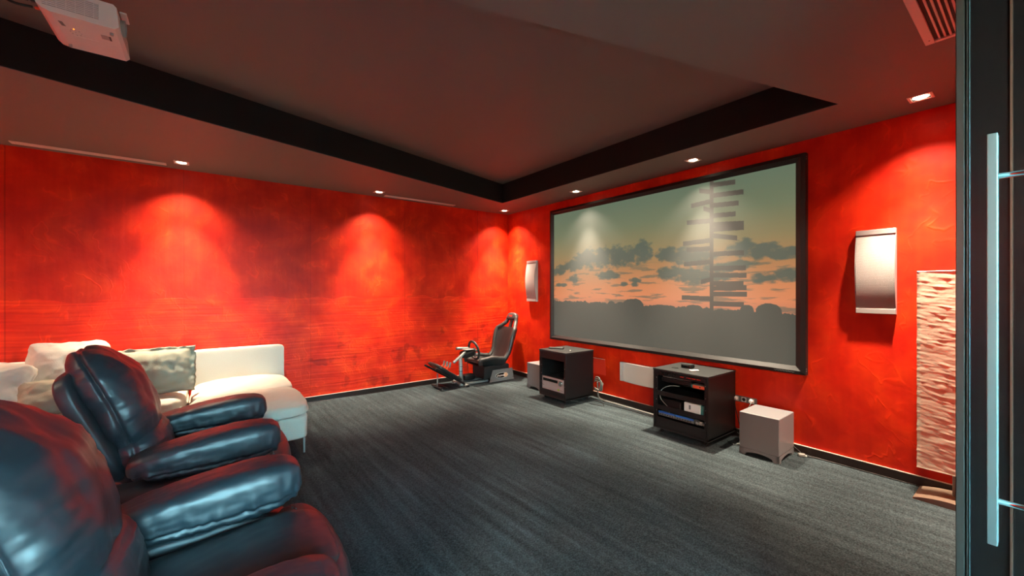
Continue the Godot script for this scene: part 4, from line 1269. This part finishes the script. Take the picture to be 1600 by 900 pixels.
func make_sofa() -> void:
	var c := thing("chaise_longue", "off white linen chaise longue against the long red wall", "chaise longue", Vector3(0.12, 0, 3.775))
	var F: Material = M.linen
	var fl := func(q: Vector3, p: Vector3) -> Vector3: return p + Vector3(0, 0, 0.004 * nz(p * 6.0))
	part(soft(Vector3(0.80, 0.105, 0.415), 14.0, 24, fl), "base", F, c, Transform3D(Basis.IDENTITY, Vector3(0.79, 0.232, 0)))
	part(soft(Vector3(0.075, 0.285, 0.415), 20.0, 30, fl), "backrest", F, c, Transform3D(Basis(Vector3.BACK, 0.04), Vector3(0.055, 0.488, 0)))
	part(sofa_cushion(Vector3(0.40, 0.075, 0.412), 3.0, 0.035), "seat_cushion", F, c, Transform3D(Basis.IDENTITY, Vector3(0.52, 0.392, 0.0)))
	part(sofa_cushion(Vector3(0.40, 0.066, 0.425), 6.0, 0.03), "seat_cushion", F, c, Transform3D(Basis(Vector3.BACK, -0.03), Vector3(1.235, 0.388, 0.0)))
	for p: Vector3 in [Vector3(1.53, 0, -0.38), Vector3(1.53, 0, 0.38), Vector3(0.06, 0, -0.38), Vector3(0.06, 0, 0.38)]:
		box("leg", p + Vector3(0, 0.067, 0), Vector3(0.008, 0.134, 0.016), M.satin_grey, c, 0.002)
	var s := thing("sofa", "off white linen sofa beside the chaise longue, heaped with pillows", "sofa", Vector3(0.12, 0, 5.06))
	part(soft(Vector3(0.47, 0.105, 0.85), 10.0, 14, fl), "base", F, s, Transform3D(Basis.IDENTITY, Vector3(0.46, 0.232, 0)))
	for z: float in [-0.425, 0.425]:
		part(soft(Vector3(0.075, 0.285, 0.418), 20.0, 30, fl), "backrest", F, s, Transform3D(Basis(Vector3.BACK, 0.04), Vector3(0.055, 0.488, z)))
		part(sofa_cushion(Vector3(0.41, 0.08, 0.42), 9.0 + z, 0.03), "seat_cushion", F, s, Transform3D(Basis.IDENTITY, Vector3(0.53, 0.395, z)))
	for p: Vector3 in [Vector3(0.88, 0, -0.8), Vector3(0.88, 0, 0.8), Vector3(0.06, 0, -0.8), Vector3(0.06, 0, 0.8)]:
		box("leg", p + Vector3(0, 0.067, 0), Vector3(0.008, 0.134, 0.016), M.satin_grey, s, 0.002)
	# scatter cushions
	var gp := obj("throw_pillow", pillow(0.29, 0.185, 0.095, 0.17, 1.0), M.linen_grey)
	tag(gp, "large grey green flanged pillow leaning beside the chaise longue", "pillow", "scatter cushions on the sofa")
	gp.position = Vector3(0.80, 0.690, 4.47)
	gp.rotation_degrees = Vector3(-20, 90, 0)
	for a: Array in [
		["plump white pillow standing highest against the sofa back", Vector3(0.42, 0.72, 5.02), Vector3(-14, 80, 0), Vector3(0.25, 0.225, 0.13), M.linen, 2.0],
		["white pillow with puckered corners leaning beyond the highest pillow", Vector3(0.60, 0.655, 5.44), Vector3(-24, 68, -8), Vector3(0.27, 0.19, 0.14), M.linen, 3.0],
		["beige pillow lying low in front of the white pillows", Vector3(0.88, 0.58, 4.97), Vector3(-46, 84, 4), Vector3(0.23, 0.15, 0.09), M.linen_grey, 4.0]]:
		var sd: float = a[5]
		var pf := func(q: Vector3, p: Vector3) -> Vector3:
			var ear := pow(absf(q.x * q.y), 1.5) * 0.12
			var w := 0.016 * nz(Vector3(p.x * 6.0 + sd, p.y * 6.0, p.z * 6.0)) + 0.007 * nz(Vector3(p.x * 16.0, p.y * 16.0 + sd, p.z * 6.0))
			var pin := 0.010 * exp(-pow(q.z / 0.12, 2.0))
			var fl2 := 1.0 - 0.75 * pow(maxf(absf(q.x), absf(q.y)), 3.0)
			return Vector3(p.x * (1.0 + ear), p.y * (1.0 + ear), p.z * fl2) + q.normalized() * (w - pin)
		var o := obj("throw_pillow", soft(a[3], 4.5, 36, pf), a[4])
		tag(o, a[0], "pillow", "scatter cushions on the sofa")
		o.position = a[1]
		o.rotation_degrees = a[2]

# ------------------------------------------------------------------ racing seat with wheel stand
func make_racing_seat() -> void:
	var t := thing("racing_seat", "black bucket racing seat with steering wheel stand and pedals in the corner", "racing seat", Vector3(0.28, 0, 0.475))
	# shell: spine from the front of the seat round to the shoulders; cross-section with raised bolsters
	var spine := smooth_path([Vector3(0, 0.300, 0.385), Vector3(0, 0.322, 0.345), Vector3(0, 0.300, 0.20), Vector3(0, 0.262, 0.04), Vector3(0, 0.285, -0.07), Vector3(0, 0.40, -0.15), Vector3(0, 0.56, -0.215), Vector3(0, 0.735, -0.275), Vector3(0, 0.80, -0.30)], 7)
	var n := spine.size()
	var cols := 20
	for layer in 2:
		var st := mb()
		st.set_smooth_group(0)
		var g := []
		for i in n:
			var tg := (spine[mini(i + 1, n - 1)] - spine[maxi(i - 1, 0)]).normalized()
			var nn := Vector3(0, -tg.z, tg.y)   # points to the sitter
			if nn.y < 0 and i < n / 3: nn = -nn
			if nn.z < 0 and i > n / 2: nn = -nn
			var u := float(i) / (n - 1)
			var w := 0.205 + 0.030 * wave(0.55, 0.85, u) - 0.045 * wave(0.9, 1.0, u)
			var b := 0.055 + 0.055 * wave(0.12, 0.32, u) * wave(0.62, 0.42, u) + 0.03 * wave(0.65, 0.8, u) * wave(1.0, 0.85, u) - 0.05 * wave(0.10, 0.0, u)
			var row := PackedVector3Array()
			for k in cols + 1:
				var s := -1.0 + 2.0 * k / cols
				var rise := b * pow(absf(s), 3.5)
				var puff := 0.012 * (1.0 - s * s)
				var off := rise + puff if layer == 0 else rise - 0.055 - 0.01 * (1.0 - s * s)
				var ww := w * (1.0 if layer == 0 else 1.05)
				row.append(spine[i] + nn * off + Vector3(s * ww, 0, 0))
			g.append(row)
		for i in n - 1:
			for k in cols:
				if layer == 0: quad(st, g[i][k], g[i + 1][k], g[i + 1][k + 1], g[i][k + 1])
				else: quad(st, g[i][k], g[i][k + 1], g[i + 1][k + 1], g[i + 1][k])
		build(st, "seat_shell" if layer == 1 else "upholstery", M.vinyl_black, t)
	# padded bolster rolls along both edges
	for s: float in [-1.0, 1.0]:
		var pts := []
		for i in range(0, n, 5):
			var tg := (spine[mini(i + 1, n - 1)] - spine[maxi(i - 1, 0)]).normalized()
			var nn := Vector3(0, -tg.z, tg.y)
			if nn.y < 0 and i < n / 3: nn = -nn
			if nn.z < 0 and i > n / 2: nn = -nn
			var u := float(i) / (n - 1)
			var w := 0.205 + 0.030 * wave(0.55, 0.85, u) - 0.045 * wave(0.9, 1.0, u)
			var b := 0.055 + 0.055 * wave(0.12, 0.32, u) * wave(0.62, 0.42, u) + 0.03 * wave(0.65, 0.8, u) * wave(1.0, 0.85, u) - 0.05 * wave(0.10, 0.0, u)
			pts.append(spine[i] + nn * (b - 0.018) + Vector3(s * w, 0, 0))
		pts.append(Vector3(s * 0.125, 0.88, -0.335))
		pts.append(Vector3(s * 0.098, 0.965, -0.365))
		var st := mb()
		tube(st, smooth_path(pts, 4), 0.032, 12)
		build(st, "bolster", M.vinyl_bolster, t)
	# head part: two uprights come from the bolsters, a middle rib, a headrest
	box("centre_rib", Vector3(0, 0.865, -0.335), Vector3(0.055, 0.17, 0.045), M.vinyl_black, t, 0.012, Basis(Vector3.RIGHT, -0.33))
	var hd := part(soft(Vector3(0.122, 0.062, 0.045), 3.4, 16, func(q: Vector3, p: Vector3) -> Vector3: return Vector3(p.x * (1.0 - 0.2 * wave(0.0, 1.0, q.y)), p.y, p.z)), "headrest", M.vinyl_bolster, t, Transform3D(Basis(Vector3.RIGHT, -0.33), Vector3(0, 0.968, -0.368)))
	for b: Array in [[-0.035, 0.026, 0.014], [0.018, 0.050, 0.014], [-0.005, 0.085, 0.005]]:
		box("red_mark", Vector3(b[0], 0.006 if b[2] > 0.01 else -0.009, 0.0455), Vector3(b[1], b[2], 0.003), M.red_mark, hd, 0.001)
	# base: dark box below the seat, two grey side plates with a round emblem
	box("seat_box", Vector3(0, 0.155, 0.06), Vector3(0.34, 0.19, 0.46), M.black_matte, t, 0.01)
	for s: float in [-1.0, 1.0]:
		var st := mb()
		var poly := PackedVector2Array([Vector2(-0.235, 0.012), Vector2(0.225, 0.012), Vector2(0.165, 0.19), Vector2(-0.20, 0.19)])
		prism(st, poly, -0.004, 0.004, Transform3D(Basis(Vector3.BACK, Vector3.UP, Vector3.LEFT), Vector3(s * 0.205, 0, 0)))
		var pl := build(st, "side_plate", M.plate_grey, t)
		if s > 0:
			# emblem: white edged oval, dark field, pale lettering, peach end
			var bs := Basis(Vector3.FORWARD, Vector3.UP, Vector3.RIGHT)
			for e: Array in [[0.118, 0.040, 0.0, 0.0045, M.white_plastic, "oval_rim"], [0.113, 0.036, 0.0, 0.0052, M.display_glass, "oval_field"], [0.040, 0.034, 0.070, 0.006, M.peach_mark, "oval_end"]]:
				var op := PackedVector2Array()
				for k in 28:
					var a := TAU * k / 28.0
					op.append(Vector2(cos(a) * e[0] + e[2], sin(a) * e[1]))
				var s2 := mb()
				prism(s2, op, 0.0, e[3], Transform3D(bs, Vector3(0.209, 0.098, 0.0)))
				build(s2, e[5], e[4], pl)
			text("lettering", "playseat", 0.036, M.white_plastic, pl, Transform3D(bs, Vector3(0.216, 0.098, 0.022)), 0.002)
			for p: Vector2 in [Vector2(-0.21, 0.05), Vector2(0.20, 0.05)]:
				box("bolt", Vector3(0.211, p.y, p.x), Vector3(0.004, 0.012, 0.012), M.chrome, pl, 0.002)
	# floor rails to the wheel stand
	for s: float in [-1.0, 1.0]:
		box("floor_rail", Vector3(s * 0.09, 0.022, 0.42), Vector3(0.035, 0.030, 0.50), M.satin_grey, t, 0.004)
	var F: Material = M.satin_grey
	box("cross_foot", Vector3(0.0, 0.018, 0.60), Vector3(0.42, 0.032, 0.055), F, t, 0.008)
	for s: float in [-1.0, 1.0]:
		box("foot_cap", Vector3(s * 0.212, 0.018, 0.60), Vector3(0.012, 0.034, 0.058), M.black_metal, t, 0.004)
	var st4 := mb()
	tube(st4, PackedVector3Array([Vector3(0.02, 0.03, 0.60), Vector3(0.02, 0.43, 0.615)]), 0.028, 14)
	build(st4, "stand_post", F, t)
	for y: float in [0.20, 0.27]:
		st4 = mb()
		tube(st4, PackedVector3Array([Vector3(0.02, y, 0.607), Vector3(0.02, y + 0.008, 0.607)]), 0.0295, 14)
		build(st4, "post_ring", M.black_metal, t)
	# bent wheel carrier: top tube and lower handle tube
	st4 = mb()
	tube(st4, smooth_path([Vector3(0.12, 0.36, 0.78), Vector3(0.10, 0.42, 0.68), Vector3(0.07, 0.485, 0.56)], 5), 0.021, 12)
	build(st4, "carrier_tube", F, t)
	st4 = mb()
	tube(st4, smooth_path([Vector3(-0.02, 0.535, 0.66), Vector3(-0.02, 0.53, 0.56), Vector3(-0.02, 0.522, 0.46)], 4), 0.020, 12)
	build(st4, "carrier_tube", F, t)
	box("carrier_plate", Vector3(0.01, 0.518, 0.50), Vector3(0.19, 0.012, 0.16), F, t, 0.004)
	var wb := Node3D.new()
	wb.name = "steering_wheel"
	t.add_child(wb)
	wb.position = Vector3(0.01, 0.49, 0.375)
	wb.rotation.x = 0.22
	part(soft(Vector3(0.10, 0.050, 0.10), 4.0, 10, func(q: Vector3, p: Vector3) -> Vector3: return p), "motor_housing", M.black_metal, wb, Transform3D(Basis.IDENTITY, Vector3(0, -0.015, 0.125)))
	var rim := TorusMesh.new()
	rim.inner_radius = 0.118
	rim.outer_radius = 0.154
	rim.rings = 40
	rim.ring_segments = 12
	part(rim, "rim", M.vinyl_bolster, wb, Transform3D(Basis(Vector3.RIGHT, PI / 2), Vector3(0, 0, 0)))
	st4 = mb()
	lathe(st4, [Vector2(0.0, 0.02), Vector2(0.035, 0.018), Vector2(0.04, 0.0), Vector2(0.02, -0.03), Vector2(0.02, -0.06)], Transform3D(Basis(Vector3.RIGHT, Vector3.FORWARD, Vector3.UP), Vector3.ZERO), 20)
	build(st4, "hub", M.black_metal, wb)
	for a: float in [0.0, PI, -PI / 2]:
		box("spoke", Vector3(cos(a) * 0.08, sin(a) * 0.08, 0), Vector3(0.10, 0.026, 0.010), M.satin_grey, wb, 0.003, Basis(Vector3.BACK, a))
	box("paddle", Vector3(0.06, -0.045, 0.02), Vector3(0.05, 0.04, 0.006), M.satin_grey, wb, 0.003)
	cable("wheel_lead", [Vector3(0.0, 0.44, 0.52), Vector3(-0.02, 0.3, 0.47), Vector3(-0.02, 0.12, 0.45), Vector3(0.0, 0.045, 0.40)], 0.004, M.wire_black, t)
	part(soft(Vector3(0.06, 0.05, 0.10), 3.5, 10, func(q: Vector3, p: Vector3) -> Vector3: return p), "power_box", M.black_metal, t, Transform3D(Basis.IDENTITY, Vector3(-0.02, 0.092, 0.45)))
	# sloping pedal board with carpet top and three pedals
	var pb := Node3D.new()
	pb.name = "pedal_board"
	t.add_child(pb)
	pb.position = Vector3(0.0, 0.055, 0.63)
	pb.rotation.x = -0.535
	box("frame_tube", Vector3(0.175, -0.01, 0.26), Vector3(0.028, 0.028, 0.54), M.black_metal, pb, 0.006)
	box("frame_tube", Vector3(-0.175, -0.01, 0.26), Vector3(0.028, 0.028, 0.54), M.black_metal, pb, 0.006)
	part(soft(Vector3(0.20, 0.030, 0.25), 4.0, 12, func(q: Vector3, p: Vector3) -> Vector3: return p + Vector3(0, 0.02 * wave(0.0, 1.0, q.z), 0)), "foot_plate", M.vinyl_black, pb, Transform3D(Basis.IDENTITY, Vector3(0, 0.022, 0.28)))
	for k in 3:
		var pe := Node3D.new()
		pe.name = "pedal"
		pb.add_child(pe, true)
		pe.position = Vector3(-0.10 + 0.09 * k, 0.05, 0.30)
		box("pedal_arm", Vector3(0, 0.03, 0.01), Vector3(0.014, 0.07, 0.014), M.orange_mark, pe, 0.003)
		box("pedal_face", Vector3(0, 0.085, 0.0), Vector3(0.044, 0.075, 0.014), M.plate_grey, pe, 0.004, Basis(Vector3.RIGHT, 0.3))
	for z: float in [0.92, 1.0]:
		box("floor_clamp", Vector3(0.03, 0.03, z), Vector3(0.30, 0.02, 0.03), M.black_metal, t, 0.004)
	st4 = mb()
	tube(st4, PackedVector3Array([Vector3(0.05, 0.016, 1.0), Vector3(0.05, 0.22, 1.0)]), 0.010, 8)
	build(st4, "board_prop", M.satin_grey, t)

# ------------------------------------------------------------------
const LAMP := 8.2
const HALL_LAMP := 15.0

func _ready() -> void:
	# camera in the open half of the doorway, lens level, slightly shifted
	var cam := Camera3D.new()
	cam.name = "camera"
	add_child(cam)
	cam.projection = Camera3D.PROJECTION_FRUSTUM
	cam.near = 0.05
	cam.far = 60.0
	cam.size = 0.05 * 900.0 / 629.54
	cam.frustum_offset = Vector2(0, 0.05 * 2.96 / 629.54)
	cam.position = Vector3(5.502, 1.40, 4.053)
	cam.rotation_degrees = Vector3(0, 53.027, 0)
	cam.current = true
	# daylight outside the hall window
	var sky_m := ProceduralSkyMaterial.new()
	sky_m.sky_top_color = Color(0.42, 0.66, 0.74)
	sky_m.sky_horizon_color = Color(0.62, 0.82, 0.86)
	sky_m.ground_horizon_color = Color(0.40, 0.50, 0.50)
	sky_m.ground_bottom_color = Color(0.25, 0.30, 0.28)
	sky_m.sky_energy_multiplier = 7.0
	sky_m.ground_energy_multiplier = 5.0
	var sky := Sky.new()
	sky.sky_material = sky_m
	var env := Environment.new()
	env.background_mode = Environment.BG_SKY
	env.sky = sky
	env.tonemap_mode = Environment.TONE_MAPPER_LINEAR
	env.tonemap_exposure = 1.0
	env.sdfgi_enabled = true
	env.ssao_enabled = true
	env.ssil_enabled = true
	var we := WorldEnvironment.new()
	we.name = "environment"
	we.environment = env
	add_child(we)
	make_materials()
	make_room()
	make_ceiling_fittings()
	make_wall_things()
	make_floor_lamp()
	make_recliner("black leather recliner beside the white chaise longue", Vector3(2.46, 0, 4.15))
	make_recliner("black leather recliner nearer the doorway, away from the chaise longue", Vector3(3.82, 0, 4.15), 0.085)
	make_sofa()
	make_racing_seat()
